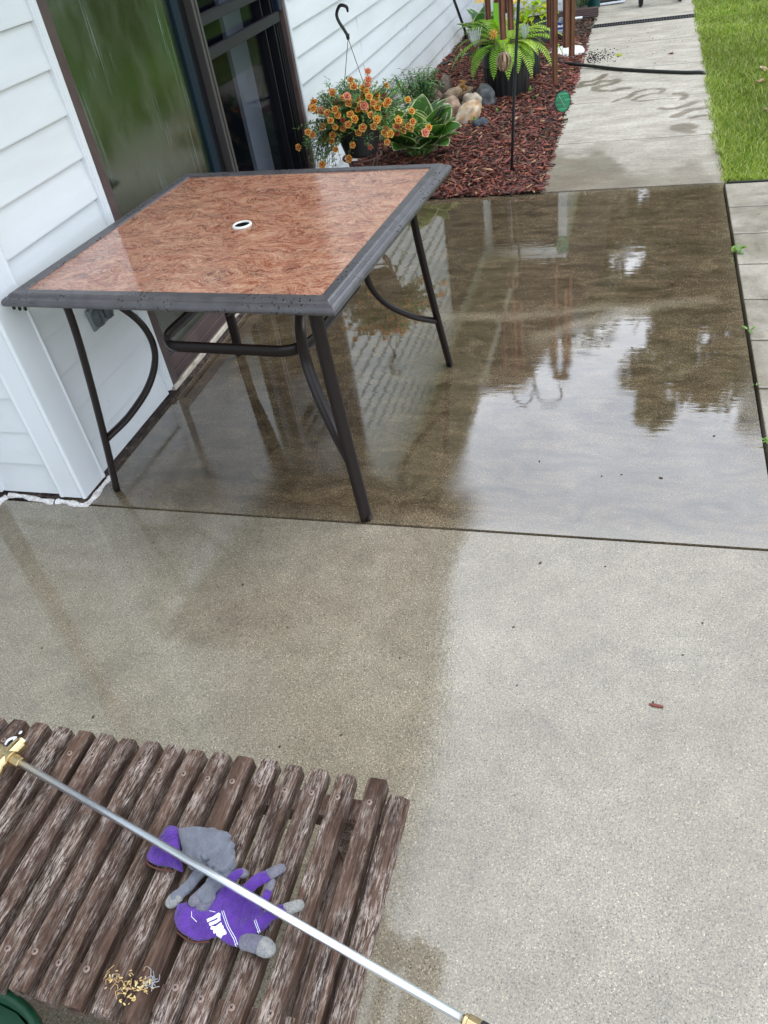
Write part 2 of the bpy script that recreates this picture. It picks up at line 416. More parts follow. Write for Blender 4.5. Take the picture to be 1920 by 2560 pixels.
siding('side_wall', 'x', WX, 2.303, 4.262, 2.12, 2.45)
siding('front_wall', 'y', 1.693, -2.03, -1.785, .018, 2.45)
siding('end_wall', 'y', 9.25, -1.713, -.78, .018, 2.45)
siding('return_wall', 'x', -.78, 9.25, 13.5, .018, 2.45)
# corner post, grooved faces
mb = MB()
def post(pts, z0, z1):
    n = len(pts); mb.add([(x, y, z0) for x, y in pts]+[(x, y, z1) for x, y in pts], [(i, (i+1) % n, n+(i+1) % n, n+i) for i in range(n)]+[tuple(range(n))[::-1], tuple(range(n, 2*n))])
post([(-1.788,1.70),(-1.788,1.668),(-1.778,1.664),(-1.772,1.668),(-1.700,1.668),(-1.692,1.661),(-1.684,1.668),(-1.684,1.776),(-1.680,1.783),(-1.684,1.793),(-1.715,1.793),(-1.72,1.70)], .012, 2.45)
mb.build('corner_post', trim_w, house, bevel=.003)
mb = MB(); post([(-1.715,9.25),(-1.66,9.25),(-1.66,9.232),(-1.695,9.232),(-1.695,9.20),(-1.715,9.20)], .02, 2.45)
post([(-.84,9.24),(-.765,9.225),(-.765,9.30),(-.78,9.30),(-.78,9.26),(-.84,9.26)], .02, 2.45)
mb.build('corner_trim', trim_w, house)
# foundation strip under the far siding
fnd = mat('foundation', (.42,.38,.30), .85); g = N(fnd); g.col(g.ramp(g.noise(g.pos(), 9, 5), [(.3, (.28,.24,.17)), (.7, (.55,.5,.4))]))
mb = MB(); mb.box(-1.80, -1.712, 4.30, 9.24, -.1, .030); mb.box(-1.712, -.79, 9.262, 9.32, -.1, .030); mb.build('foundation', fnd, house)
# ---- patio door
door = bpy.data.objects.new('patio_door', None); col.objects.link(door); door.parent = house; door.location = (0,0,0)
mb = MB()
mb.box(-1.76, -1.688, 2.303, 2.338, .03, 2.12); mb.box(-1.694, -1.683, 2.309, 2.318, .031, 2.12)
mb.box(-1.76, -1.690, 4.245, 4.262, .03, 2.12); mb.box(-1.76, -1.688, 2.303, 4.262, 2.105, 2.14)
mb.build('casing', trim_w, door, bevel=.003)
mb = MB()
mb.box(-1.80, -1.697, 2.338, 2.392, .02, 2.105); mb.box(-1.80, -1.712, 2.392, 2.418, .12, 2.105)
mb.box(-1.80, -1.697, 4.212, 4.245, .02, 2.105); mb.box(-1.80, -1.700, 2.392, 4.212, 2.05, 2.105)
mb.build('frame', brown_m, door, bevel=.003)
mb = MB(); mb.box(-1.80, -1.706, 2.392, 4.212, .035, .118); mb.box(-1.712, -1.699, 2.392, 4.212, .06, .068); mb.box(-1.712, -1.698, 2.392, 4.212, .028, .036)
mb.build('bottom_rail', brown_m, door, bevel=.002)
silm = mat('weathered_sill', (.62,.56,.46), .7); g = N(silm)
g.col(g.ramp(g.noise(g.map(g.pos(), (1, .35, 1)), 40, 5, .7), [(.33, (.16,.12,.09)), (.42, (.50,.44,.34)), (.75, (.72,.67,.58))]))
mb = MB(); mb.box(-1.75, -1.690, 2.345, 4.25, .004, .027); mb.build('sill', silm, door, bevel=.004)
# fogged fixed pane (film of condensation, with painted vertical lights), clear pane, interior
fog = mat('fogged_glass', (.012,.028,.022), .15, ior=2.1); g = N(fog); p = g.pos()
streak = g.noise(g.map(p, (1, 55, 1.2)), 2.0, 6, .7, .3)
blob = g.noise(g.map(p, (1, 2.4, 1.0)), 2.2, 3)
m_ = g.math('MULTIPLY', g.ramp(streak, [(.52, 0.), (.7, 1.)]), g.ramp(blob, [(.52, 0.), (.68, 1.)]))  # mask of pale vertical lights painted into the pane colour
sz = g.n('ShaderNodeSeparateXYZ'); g.l(p, sz.inputs[0])
haze = g.ramp(g.noise(g.map(p, (1, 2.6, 1.6)), 2.6, 5, .6), [(.4, 0.), (.65, 1.)])
g.col(g.mix(m_, g.mix(haze, (.016,.026,.010), (.040,.050,.028)), (.20,.25,.25)))
g.rough(g.mix(m_, g.mix(haze, .10, .24), .4)); g.nrm(g.bump(streak, .10, .0015, g.bump(g.noise(p, 300, 2), .08, .0006)))
mb = MB(); mb.box(-1.738, -1.730, 2.418, 3.155, .118, 2.05); mb.build('fixed_pane', fog, door)
teal = mat('blue_gasket', (.006,.016,.024), .5, spec=.2)
mb = MB(); mb.box(-1.765, -1.712, 3.155, 3.212, .118, 2.05); mb.build('stile', teal, door, bevel=.003)
mb = MB(); mb.box(-1.79, -1.735, 3.212, 3.30, .118, 2.05)
mb.box(-1.79, -1.722, 4.17, 4.212, .118, 2.05); mb.box(-1.775, -1.716, 4.10, 4.112, .118, 2.05); mb.box(-1.775, -1.716, 4.135, 4.143, .118, 2.05); mb.box(-1.79, -1.73, 4.02, 4.03, .118, 2.05)
mb.build('meeting_stile', dark_m, door)
mb = MB(); mb.box(-1.745, -1.700, 3.30, 3.318, .118, 2.05); mb.box(-1.745, -1.708, 3.318, 3.330, .118, 2.05); mb.box(-1.745, -1.700, 3.330, 3.347, .118, 2.05)
mb.build('screen_stile', grey_m, door, bevel=.002)
cbm = mat('charcoal_bar', (.016,.016,.020), .42, .0, spec=.35)
for zz in (.972, 1.093):
    mb = MB(); mb.box(-1.732, -1.706, 3.347, 4.17, zz-.022, zz+.016); mb.box(-1.726, -1.703, 3.347, 4.17, zz+.016, zz+.021)
    mb.build('crossbar', cbm, door, bevel=.002)
mb = MB(); mb.box(-1.74, -1.695, 4.165, 4.20, .99, 1.20); mb.build('handle', mat('navy_handle', (.01,.015,.035), .35), door, bevel=.005)
gl = bpy.data.materials.new('dark_glass'); gl.use_nodes = True; t = gl.node_tree; pb = t.nodes['Principled BSDF']
pb.inputs['Base Color'].default_value = (.004,.005,.008,1); pb.inputs['Roughness'].default_value = .03; pb.inputs['IOR'].default_value = 1.5
tr = t.nodes.new('ShaderNodeBsdfTransparent'); ms = t.nodes.new('ShaderNodeMixShader'); ms.inputs[0].default_value = .32
t.links.new(tr.outputs[0], ms.inputs[1]); t.links.new(pb.outputs[0], ms.inputs[2]); t.links.new(ms.outputs[0], t.nodes['Material Output'].inputs[0])
mb = MB(); mb.box(-1.762, -1.756, 3.30, 4.17, .118, 2.05); mb.build('sliding_pane', gl, door)
# dim room behind the panes with a hanging blind
room_m = mat('room_wall', (.05,.048,.045), .9)
mb = MB(); X0, X1, Y0, Y1, Z0, Z1 = -4.6, -1.80, 2.2, 5.2, .0, 2.4
mb.add([(X0,Y0,Z0),(X1,Y0,Z0),(X1,Y1,Z0),(X0,Y1,Z0),(X0,Y0,Z1),(X1,Y0,Z1),(X1,Y1,Z1),(X0,Y1,Z1)], [(0,1,2,3),(4,7,6,5),(0,4,5,1),(0,3,7,4),(3,2,6,7)])
mb.add([(X1,4.25,0),(X1,Y1,0),(X1,Y1,Z1),(X1,4.25,Z1)], [(0,1,2,3)])
mb.build('room', room_m, house)
bl = mat('blind_cloth', (.30,.35,.43), .7)
mb = MB(); mb.box(-1.86, -1.84, 3.83, 4.03, .08, 2.1); mb.build('blind_slat', bl, door)
for k in range(6):
    mb = MB(); mb.box(-1.87-.004*k, -1.80-.004*k, 4.075+.024*k, 4.079+.024*k, .08, 2.1); mb.build('blind_slat', mat('dark_blind', (.05,.055,.07), .6) if k == 0 else bpy.data.materials['dark_blind'], door)
# outlet with two flip covers
ol = bpy.data.objects.new('outlet', None); col.objects.link(ol); ol.parent = house
om = mat('outlet_grey', (.20,.215,.22), .5); om2 = mat('outlet_dark', (.085,.10,.11), .4)
mb = MB(); mb.box(-1.704, -1.690, 2.035, 2.158, .425, .497); mb.build('plate', om, ol, bevel=.003)
for yy in (2.068, 2.126):
    mb = MB(); Mx = Matrix.Translation((-1.690, yy, .461)) @ Matrix.Rotation(R_(90), 4, 'Y')
    mb.lathe([(.0005,.016),(.018,.015),(.025,.010),(.027,0)], 24, c=None, M=Mx @ Matrix.Scale(1.22, 4, (1,0,0)), cap=False)
    mb.box(-1.6745, -1.670, yy-.003, yy+.003, .437, .485)
    mb.build('flip_cover', om2, ol, smooth=False)
# dark red entry door frame at far left, facing the patio
redm = mat('dark_red_frame', (.06,.018,.014), .35)
mb = MB(); mb.box(-2.10, -2.05, .58, 1.60, .03, 2.05); mb.build('entry_door_panel', trim_w, house, bevel=.004)
mb = MB(); mb.box(-2.06, -2.035, 1.64, 1.668, .02, 2.1); mb.build('entry_door_frame', redm, house, bevel=.004)
mb = MB(); mb.box(-2.045, -2.018, 1.665, 1.682, .018, 2.3); mb.build('entry_casing', trim_w, house, bevel=.003)
siding('entry_wall', 'x', -2.06, -3.0, .55, .018, 2.45)
# crumbling white sealant along the foot of the wall
seal = mat('sealant', (.66,.63,.60), .8); g = N(seal)
g.col(g.ramp(g.noise(g.pos(), 60, 5, .7), [(.26, (.10,.07,.06)), (.36, (.55,.50,.47)), (.55, (.80,.78,.76))]))
g.nrm(g.bump(g.noise(g.pos(), 150, 4), .6, .003))
mb = MB()
def bead(pts, w0, h, jag=.004, seed=0):
    r = random.Random(seed); P = smooth_curve([(x, y, 0) for x, y in pts], 14); n = len(P); vs = []
    for i, q in enumerate(P):
        t = (P[min(i+1, n-1)]-P[max(i-1, 0)]).normalized(); nn = Vector((-t.y, t.x, 0))
        wl = w0*(.8+.3*math.sin(i*.35+seed)+.12*r.random()); hh = h*(.85+.25*r.random())
        for a, zz in ((-.5, .001), (-.42, hh*.7), (0, hh), (.42, hh*.6), (.5, .001)):
            v = q+nn*(a*wl+r.uniform(-jag, jag)*.3); vs.append((v.x, v.y, zz))
    mb.add(vs, [(i*5+j, i*5+j+1, i*5+5+j+1, i*5+5+j) for i in range(n-1) for j in range(4)])
bead([(-2.0,1.672),(-1.93,1.668),(-1.86,1.655),(-1.80,1.650)], .022, .012, seed=1)
bead([(-1.795,1.655),(-1.74,1.652),(-1.69,1.645),(-1.672,1.664),(-1.672,1.72),(-1.672,1.80)], .022, .012, seed=2)
bead([(-2.005,1.66),(-2.02,1.60),(-2.035,1.50),(-2.03,1.40),(-2.03,.6)], .028, .014, seed=3)
mb.build('sealant_strip', seal, house)
dsm = mat('dark_gap', (.04,.03,.025), .9); g = N(dsm)
g.col(g.ramp(g.noise(g.map(g.pos(), (1, .5, 1)), 60, 5, .7), [(.4, (.018,.013,.011)), (.62, (.10,.07,.06)), (.7, (.45,.38,.34))]))
mb = MB(); mb.box(-1.72, -1.674, 1.80, 2.335, -.05, .008); mb.box(-1.72, -1.672, 2.335, 4.34, -.05, .006); mb.box(-2.03, -1.78, 1.668, 1.70, -.05, .008)
mb.build('base_gap', dsm, house)
# unseen eaves and roof; soffit edge shaped for its reflection in the slab
sof = mat('beige_soffit', (.34,.31,.26), .7); shg = mat('brown_shingle', (.06,.04,.03), .9)
edge = [(-1.9,-3.0),(-1.9,.55),(-1.08,.60),(-1.04,1.30),(-.98,1.86),(-.95,2.40),(-.98,2.96),(-1.09,3.63),(-1.21,4.45),(-1.28,5.0),(-1.32,5.8),(-1.34,9.25)]
mb = MB(); zz = 2.45
n = len(edge); vs = [(x, y, zz) for x, y in edge]+[(-3.2, y, zz) for x, y in edge]+[(x, y, zz+.16) for x, y in edge]+[(-4.6, y, zz+1.5) for x, y in edge]
fs = [(i, i+1, n+i+1, n+i) for i in range(n-1)]+[(i+1, i, 2*n+i, 2*n+i+1) for i in range(n-1)]
mb.add(vs, fs); mb.build('soffit', sof, house)
mb = MB(); mb.add(vs, [(2*n+i, 2*n+i+1, 3*n+i+1, 3*n+i) for i in range(n-1)])
mb.add([(-3.6,9.22,2.45),(-.35,9.22,2.45),(-.35,9.22,2.62),(-1.3,9.22,4.25),(-1.95,9.22,4.35),(-3.6,9.22,4.35)], [(0,1,2,3,4,5)])
mb.add([(-.35,9.22,2.45),(-.35,14,2.45),(-.35,14,2.62),(-.35,9.22,2.62)], [(0,1,2,3)])
mb.add([(-.35,9.22,2.62),(-.35,14,2.62),(-1.3,14,4.25),(-1.3,9.22,4.25)], [(0,1,2,3)])
mb.build('roof', shg, house)
mb = MB(); mb.box(-1.696, -1.680, 7.15, 9.05, .85, 2.2); w_ = mb.build('dark_reflect_panel', dark_m, house)  # unseen dark panel, added so the wall mirrors dark in the wet slab
mb = MB(); mb.box(-1.62, -.86, 9.222, 9.236, .40, 2.3); mb.build('dark_reflect_panel', dark_m, house)  # another added panel, darkening the end wall's reflection

for o in house.children: o.matrix_parent_inverse = Matrix.Translation((1.70, -5.0, 0))

# ================================================================== PATIO TABLE
tm = mat('table_metal', (.055,.050,.050), .33, .15, ior=1.8); g = N(tm); p = g.pos()
vv = g.voro(p, 75); drop = g.ramp(vv, [(.22, 1.), (.30, 0.)])
dm = g.ramp(g.noise(p, 7, 4), [(.46, 0.), (.56, 1.)])
vv2 = g.voro(p, 190); drop2 = g.ramp(vv2, [(.14, 1.), (.22, 0.)])
dd = g.math('MULTIPLY', g.math('MAXIMUM', drop, drop2), dm)
g.col(g.mix(dd, g.ramp(g.noise(p, 25, 4), [(.3, (.048,.044,.047)), (.7, (.082,.077,.082))]), (.016,.013,.012)))
g.rough(g.mix(dd, .38, .08)); g.nrm(g.bump(dd, .5, .0012))
TC = Vector((-1.125, 2.150, 0)); TR = R_(-4.6)
table = empty('patio_table', TC, 'square patio table with a marbled rust brown top, dark metal frame and umbrella hole', 'table', rz=TR)
S = .507
def ring_frame(prof, mbx):
    """prof: list of (half size, z); square ring with mitred corners"""
    vs = []
    for h, z in prof: vs += [(-h,-h,z),(h,-h,z),(h,h,z),(-h,h,z)]
    k = len(prof)
    mbx.add(vs, [(i*4+j, i*4+(j+1)%4, ((i+1)%k)*4+(j+1)%4, ((i+1)%k)*4+j) for i in range(k) for j in range(4)])
mb = MB()
ring_frame([(S-.055,.694),(S-.053,.700),(S-.026,.7015),(S-.020,.6985),(S-.0175,.693),(S-.012,.6935),(S-.005,.690),(S-.001,.684),(S,.678),(S-.003,.671),(S-.010,.669),(S-.050,.669),(S-.055,.679)], mb)
o = mb.build('frame', tm, table, bevel=.0015); o.location.z = .017
tt = mat('marbled_top', ior=1.55); g = N(tt); p = g.obj()
warp = g.n('ShaderNodeTexNoise'); g.l(p, warp.inputs['Vector']); warp.inputs['Scale'].default_value = 5; warp.inputs['Detail'].default_value = 4
wv = g.mix(.22, p, warp.outputs['Color'], 'ADD')
str_ = g.map(wv, (1., 2.6, 1), (0, 0, R_(-12)))
n1 = g.noise(str_, 10.5, 10, .76, .3); n2 = g.noise(str_, 30, 7, .72, .8)
base = g.ramp(n1, [(.28, (.085,.028,.024)), (.40, (.16,.044,.032)), (.48, (.23,.062,.038)), (.55, (.31,.108,.066)), (.63, (.43,.21,.14)), (.76, (.56,.37,.27))])
ridge = g.math('ABSOLUTE', g.math('SUBTRACT', n2, .5)); vein = g.ramp(ridge, [(.0, 1.), (.030, .25), (.07, 0.)])
n3 = g.noise(g.map(wv, (1, 2.4, 1), (0,0,R_(30))), 12, 7, .74, .9); ridge2 = g.math('ABSOLUTE', g.math('SUBTRACT', n3, .5)); vein2 = g.ramp(ridge2, [(.0, 1.), (.02, .2), (.05, 0.)])
base = g.mix(g.math('MULTIPLY', vein, .6), base, (.62,.38,.21)); base = g.mix(g.math('MULTIPLY', vein2, .5), base, (.70,.50,.34))
base = g.mix(g.math('MULTIPLY', g.ramp(g.noise(str_, 60, 4, .7), [(.5, 0.), (.7, 1.)]), .35), base, (.10,.035,.03))
g.col(base); g.rough(g.ramp(g.noise(p, 12, 4), [(.35, .10), (.7, .22)])); g.b.inputs['Specular IOR Level'].default_value = 1.0
dr = g.ramp(g.voro(p, 260), [(.12, 1.), (.25, 0.)]); dr = g.math('MULTIPLY', dr, g.ramp(g.noise(p, 5, 3), [(.45, 0.), (.6, 1.)]))
g.nrm(g.bump(dr, .35, .0007, g.bump(g.noise(p, 120, 3), .05, .0008)))
q = S-.0535
mb = MB(); nseg = 48; rr = .025
ring = [(rr*math.cos(2*math.pi*i/nseg), rr*math.sin(2*math.pi*i/nseg)) for i in range(nseg)]
def sq(i):
    a = 2*math.pi*i/nseg; c, s_ = math.cos(a), math.sin(a); k = q/max(abs(c), abs(s_)); return (k*c, k*s_)
vs = [(x, y, .6955) for x, y in ring]+[(*sq(i), .6955) for i in range(nseg)]+[(x, y, .688) for x, y in ring]+[(*sq(i), .688) for i in range(nseg)]
fs = [(i, (i+1)%nseg+0, nseg+(i+1)%nseg, nseg+i)[::-1] for i in range(nseg)]+[(2*nseg+i, 2*nseg+(i+1)%nseg, 3*nseg+(i+1)%nseg, 3*nseg+i) for i in range(nseg)]+[(i, (i+1)%nseg, 2*nseg+(i+1)%nseg, 2*nseg+i) for i in range(nseg)]
mb.add(vs, fs); mb.build('top_panel', tt, table).location.z = .017
mb = MB(); mb.lathe([(.0225,.694),(.0225,.6985),(.0245,.7005),(.0285,.7000),(.0300,.6960)], 40); mb.build('umbrella_ring', mat('white_ring', (.70,.70,.66), .35), table, smooth=True).location.z = .017
mb = MB(); mb.lathe([(.0222,.6965),(.0215,.62)], 32); mb.add([(.0225*math.cos(2*math.pi*i/20), .0225*math.sin(2*math.pi*i/20), .62) for i in range(20)], [tuple(range(20))]); mb.build('umbrella_sleeve', mat('black_plastic', (.012,.012,.012), .35), table, smooth=False).location.z = .017
legm = mat('leg_metal', (.020,.014,.012), .30, .0, ior=1.5, spec=.25); g = N(legm); p = g.pos()
g.col(g.mix(g.ramp(g.voro(p, 110), [(.10, 1.), (.17, 0.)]), (.015,.010,.009), (.006,.004,.004)))
g.nrm(g.bump(g.noise(p, 40, 3), .05, .002))
for sx_, sy_ in ((-1,-1),(1,-1),(1,1),(-1,1)):
    P = smooth_curve([(.392*sx_,.392*sy_,.685),(.397*sx_,.397*sy_,.56),(.410*sx_,.410*sy_,.40),(.430*sx_,.430*sy_,.20),(.452*sx_,.452*sy_,.004)], 8)
    mb = MB(); mb.tube(P, .0160, 12, flat=(1.2,.72), up=(sx_, -sy_, 0)); mb.build('leg', legm, table, smooth=True)
    P = smooth_curve([(.37*sx_,.35*sy_,.685),(.315*sx_,.31*sy_,.62),(.268*sx_,.265*sy_,.52),(.260*sx_,.260*sy_,.42),(.295*sx_,.295*sy_,.325),(.36*sx_,.36*sy_,.245),(.425*sx_,.425*sy_,.195)], 8)
    mb = MB(); mb.tube(P, .0138, 12, flat=(1.25,.75), up=(sx_, -sy_, 0)); mb.build('brace', legm, table, smooth=True)
# rounded square hoop tying the braces together
P = []
for k, (cx_, cy_) in enumerate(((1,1),(-1,1),(-1,-1),(1,-1))):
    for i in range(9):
        a = math.pi/2*(k+i/8); P.append((.168*cx_+.085*math.cos(a), .168*cy_+.085*math.sin(a), .440))
P.append(P[0]); P.append(P[1])
mb = MB(); mb.tube(P, .0150, 12, flat=(1.25,.65), cap=False); mb.build('hoop', legm, table, smooth=True)
mb = MB(); ring_frame([(.44,.681),(.44,.655),(.425,.655),(.425,.681)], mb); mb.build('apron', legm, table)
# water drops hanging under the rim
mb = MB()
for x, y in ((-.46,-.495),(-.44,-.495),(-.485,-.49)): mb.sphere((x, y, .678), (.005,.005,.006), 8, 6)
mb.build('water_drop', legm, table, smooth=True)

# ================================================================== SLATTED BENCH TABLE
wood = mat('weathered_wood', rough=.62, spec=.22); g = N(wood)
oi = g.n('ShaderNodeObjectInfo').outputs['Random']; p = g.pos()
cmb = g.n('ShaderNodeCombineXYZ'); g.l(g.math('MULTIPLY', oi, 9.), cmb.inputs[1]); g.l(g.math('MULTIPLY', oi, 3.), cmb.inputs[2])
gp = g.map(p, (1,1,1), loc=cmb.outputs[0])
fib = g.noise(g.map(gp, (360, 38, 360)), 1., 8, .78, .5)
fib2 = g.noise(g.map(gp, (70, 5, 70)), 1., 5, .6, 1.2)
wear = g.noise(g.map(gp, (26, 9, 26)), 1., 5, .65)
bark = g.ramp(fib2, [(.28, (.014,.008,.006)), (.45, (.052,.029,.020)), (.62, (.110,.064,.044)), (.8, (.18,.115,.080))])
bark = g.mix(g.math('MULTIPLY', oi, .6), bark, g.mix(1., bark, (.72,.66,.70), 'MULTIPLY'))
wh = g.math('MULTIPLY', g.ramp(fib, [(.47, 0.), (.58, 1.)]), g.ramp(g.math('ADD', wear, g.math('MULTIPLY', g.math('SUBTRACT', oi, .5), .17)), [(.38, .03), (.62, .82)]))
bark = g.mix(wh, bark, g.mix(g.ramp(g.noise(gp, 30, 3), [(.4, 0.), (.6, 1.)]), (.50,.43,.38), (.34,.27,.22)))
crack = g.ramp(fib, [(.30, 1.), (.38, 0.)]); bark = g.mix(g.math('MULTIPLY', crack, .75), bark, (.012,.008,.007))
gv = g.n('ShaderNodeNewGeometry').outputs['Normal']; 
g.col(bark); g.rough(g.ramp(fib, [(.3, .85), (.7, .6)])); g.nrm(g.bump(fib, .8, .0015, g.bump(fib2, .4, .002)))
BZ = .330
bench = empty('slatted_table', (-.70, .455, 0), 'low weathered wooden slatted side table with worn slats, at lower left', 'table')
bench_rel = Vector((-.70, .455, 0))
def slat_mesh(seed, w=.0312, y0=.243, y1=.664, th=.030):
    r = random.Random(seed); mb = MB(); n = 26; vs = []; ch = .006
    for i in range(n+1):
        t = i/n; y = y0+(y1-y0)*t
        endf = min(1, min(t, 1-t)*n/.6); s = .95+.05*endf; dz = -.003*(1-endf)
        hw = w/2*s+r.uniform(-.0004,.0004)
        l = [(-hw, -th), (-hw, -.0028), (-hw+.0022, -.0004), (-hw*.4, .0001), (hw*.4, .0), (hw-.0024, -.0005), (hw, -.0030), (hw, -th)]
        for a, b in l: vs.append((a+r.uniform(-.0003,.0003), y-bench_rel.y, b+dz+r.uniform(-.0003,.0003)))
    k = 8
    fs = [(i*k+j, i*k+(j+1)%k, (i+1)*k+(j+1)%k, (i+1)*k+j)[::-1] for i in range(n) for j in range(k)]
    fs += [tuple(range(k)), tuple(range(n*k, n*k+k))[::-1]]
    mb.add(vs, fs); return mb
xs = [-1.129,-1.079,-1.031,-.980,-.931,-.884,-.837,-.788,-.742,-.695,-.648,-.602,-.556,-.510,-.4625,-.411,-.356,-.311]
screw_m = mat('rusty_screw', (.25,.18,.15), .5, .3)
def screw_mesh():
    mb = MB(); mb.lathe([(.0001,.0009),(.0034,.0012),(.0050,.0006),(.0052,-.001)], 16)
    return mb
scr = screw_mesh(); slot = MB(); slot.box(-.0026,.0026,-.0006,.0006,.0008,.0013); slot.box(-.0006,.0006,-.0026,.0026,.0008,.00135)
slot_m = mat('screw_slot', (.01,.008,.007), .8)
xs2 = [-1.127-.0475*k for k in (1,2,3)][::-1]+xs
for i, x in enumerate(xs2):
    last = (i == len(xs2)-1)
    o = slat_mesh(100+i, .034 if last else .0315+random.uniform(-.0014,.0014), .243+random.uniform(-.003,.003), (.640 if last else .664)+random.uniform(-.003,.003)).build('slat', wood, bench, smooth=False)
    o.location = (x-bench_rel.x, 0, BZ+(-.007 if last else random.uniform(-.0008,.0008)))
    if last: o.rotation_euler = (0, R_(24), 0); o['label'] = 'outermost slat tilted outward, with a bare splintered chip at its far end'
    else:
        o.rotation_euler = (0, 0, R_(random.uniform(-.35,.35)))
        for yy in (.293, .614):
            a = scr.build('screw', screw_m, o, smooth=True); a.location = (random.uniform(-.003,.003), yy-bench_rel.y+random.uniform(-.004,.004), .0002)
            b = MB(); b.box(-.0026,.0026,-.0006,.0006,.0008,.0013); b.box(-.0006,.0006,-.0026,.0026,.00082,.00135)
            # slot joined to the screw as a second material
            me = a.data; me.materials.append(slot_m); bm = bmesh.new(); bm.from_mesh(me); rot = Matrix.Rotation(random.uniform(0,1.5),4,'Z')
            vv_ = [bm.verts.new(rot @ Vector(v)) for v in b.v]
            for f in b.f:
                fa = bm.faces.new([vv_[j] for j in f]); fa.material_index = 1
            bm.to_mesh(me); bm.free()
chipm = mat('bare_wood', (.62,.50,.38), .6)
mb = MB()
for yy in (.285, .613):
    mb.box(-1.20-bench_rel.x, -.335-bench_rel.x, yy-.019-bench_rel.y, yy+.019-bench_rel.y, BZ-.062, BZ-.024)
mb.build('rail', wood, bench, bevel=.002)
for lx in (-1.15, -.42):
    for ly in (.275, .622):
        mb = MB(); mb.box(lx-bench_rel.x-.018, lx-bench_rel.x+.018, ly-bench_rel.y-.018, ly-bench_rel.y+.018, .002, BZ-.03); mb.build('leg', wood, bench, bevel=.003)
    mb = MB(); mb.box(lx-bench_rel.x-.05, lx-bench_rel.x-.02, .27-bench_rel.y, .63-bench_rel.y, .10, .14); mb.build('stretcher', wood, bench, bevel=.002)
# ================================================================== PRESSURE WASHER WAND
alu = mat('brushed_steel', (.74,.77,.82), .32, 1.0); g = N(alu); g.nrm(g.bump(g.noise(g.obj(), 400, 2), .02, .0004))
brass = mat('brass', (.60,.46,.25), .36, 1.0); g = N(brass); g.rough(g.ramp(g.noise(g.obj(), 60, 4), [(.3, .22), (.7, .42)]))
A = Vector((-1.000,.565,.3645)); B = Vector((-.146,.332,.3665)); wd = (B-A).normalized()
wand = empty('spray_wand', (-.58,.45,.365), 'long silver spray wand with brass fittings lying across the slatted table and gloves', 'spray wand')
off = Vector((-.58,.45,.365))
mb = MB(); mb.tube([A-off, B-off], .0061, 24); mb.build('tube', alu, wand, smooth=True)
mb = MB(); c0 = A-off
mb.tube([c0-wd*.004, c0+wd*.018], .0105, 6); mb.tube([c0-wd*.030, c0-wd*.004], .0135, 20)
side = Vector((-wd.y, wd.x, 0))
mb.tube([c0-wd*.018-side*.026, c0-wd*.018+side*.030], [.0125,.0135], 20)
mb.tube([c0-wd*.018+side*.030, c0-wd*.018+side*.036], .0105, 6)
mb.tube([c0-wd*.012-side*.024, c0-wd*.004-side*.040, c0+wd*.002-side*.050], [.008,.0085,.006], 16)
mb.tube([c0-wd*.030, c0-wd*.07], .012, 20)
mb.build('brass_elbow', brass, wand, smooth=False, bevel=.0012)
mb = MB(); e = B-off; mb.tube([e-wd*.002, e+wd*.003], .0085, 20); mb.tube([e+wd*.003, e+wd*.020], .0105, 6); mb.build('brass_nut', brass, wand, bevel=.0008)
mb = MB(); mb.tube([e+wd*.020, e+wd*.06], .0105, 20); mb.build('nozzle', mat('black_rubber', (.02,.02,.022), .45), wand, smooth=False)

# ================================================================== GLOVES
def cloth_mat(name, c, c2, scale=900):
    M = mat(name, c, .85); g = N(M); p = g.pos()
    kn = g.voro(p, scale); g.col(g.mix(g.ramp(g.noise(p, 45, 4), [(.35, 0.), (.65, 1.)]), c, c2))
    g.nrm(g.bump(kn, .9, .0008, g.bump(g.noise(g.map(p, (1, .6, 1), (0,0,.6)), 80, 4, .6, 1.), .9, .007)))
    kc = g.ramp(kn, [(.1, .78), (.6, 1.1)]); src = g.b.inputs['Base Color'].links[0].from_socket; g.col(g.mix(1., src, kc, 'MULTIPLY'))
    g.b.inputs['Sheen Weight'].default_value = .2
    return M
purp = cloth_mat('purple_knit', (.095,.024,.29), (.055,.012,.19)); greyk = cloth_mat('grey_knit', (.155,.165,.20), (.115,.125,.155))
dip = cloth_mat('grey_coating', (.20,.20,.20), (.26,.255,.24), 300); greyp = cloth_mat('grey_purple_coating', (.105,.10,.14), (.15,.145,.17), 300)
whp = mat('white_print', (.78,.82,.85), .5)
def poly_dome(mb, pts, z0, z1, n=5):
    """puffed slab with the given outline"""
    P = [Vector((x, y, 0)) for x, y in pts]; c = sum(P, Vector())/len(P); P = smooth_curve([*P, P[0]], 4)[:-1]; k = len(P); rings = []
    for i in range(n+1):
        a = math.pi/2*i/n; s_ = math.cos(a)**.55 if i < n else .02; z = (z0+z1)/2+(z1-z0)/2*math.sin(a); rings.append((s_, z))
    rings = [(a, z0+z1-b) for a, b in rings[:0:-1]] + rings
    vs = [(c.x+(p.x-c.x)*s_, c.y+(p.y-c.y)*s_, z) for s_, z in rings for p in P]
    K = len(rings)
    mb.add(vs, [(i*k+j, i*k+(j+1)%k, (i+1)*k+(j+1)%k, (i+1)*k+j) for i in range(K-1) for j in range(k)]+[tuple(range(k))[::-1], tuple(range((K-1)*k, K*k))])
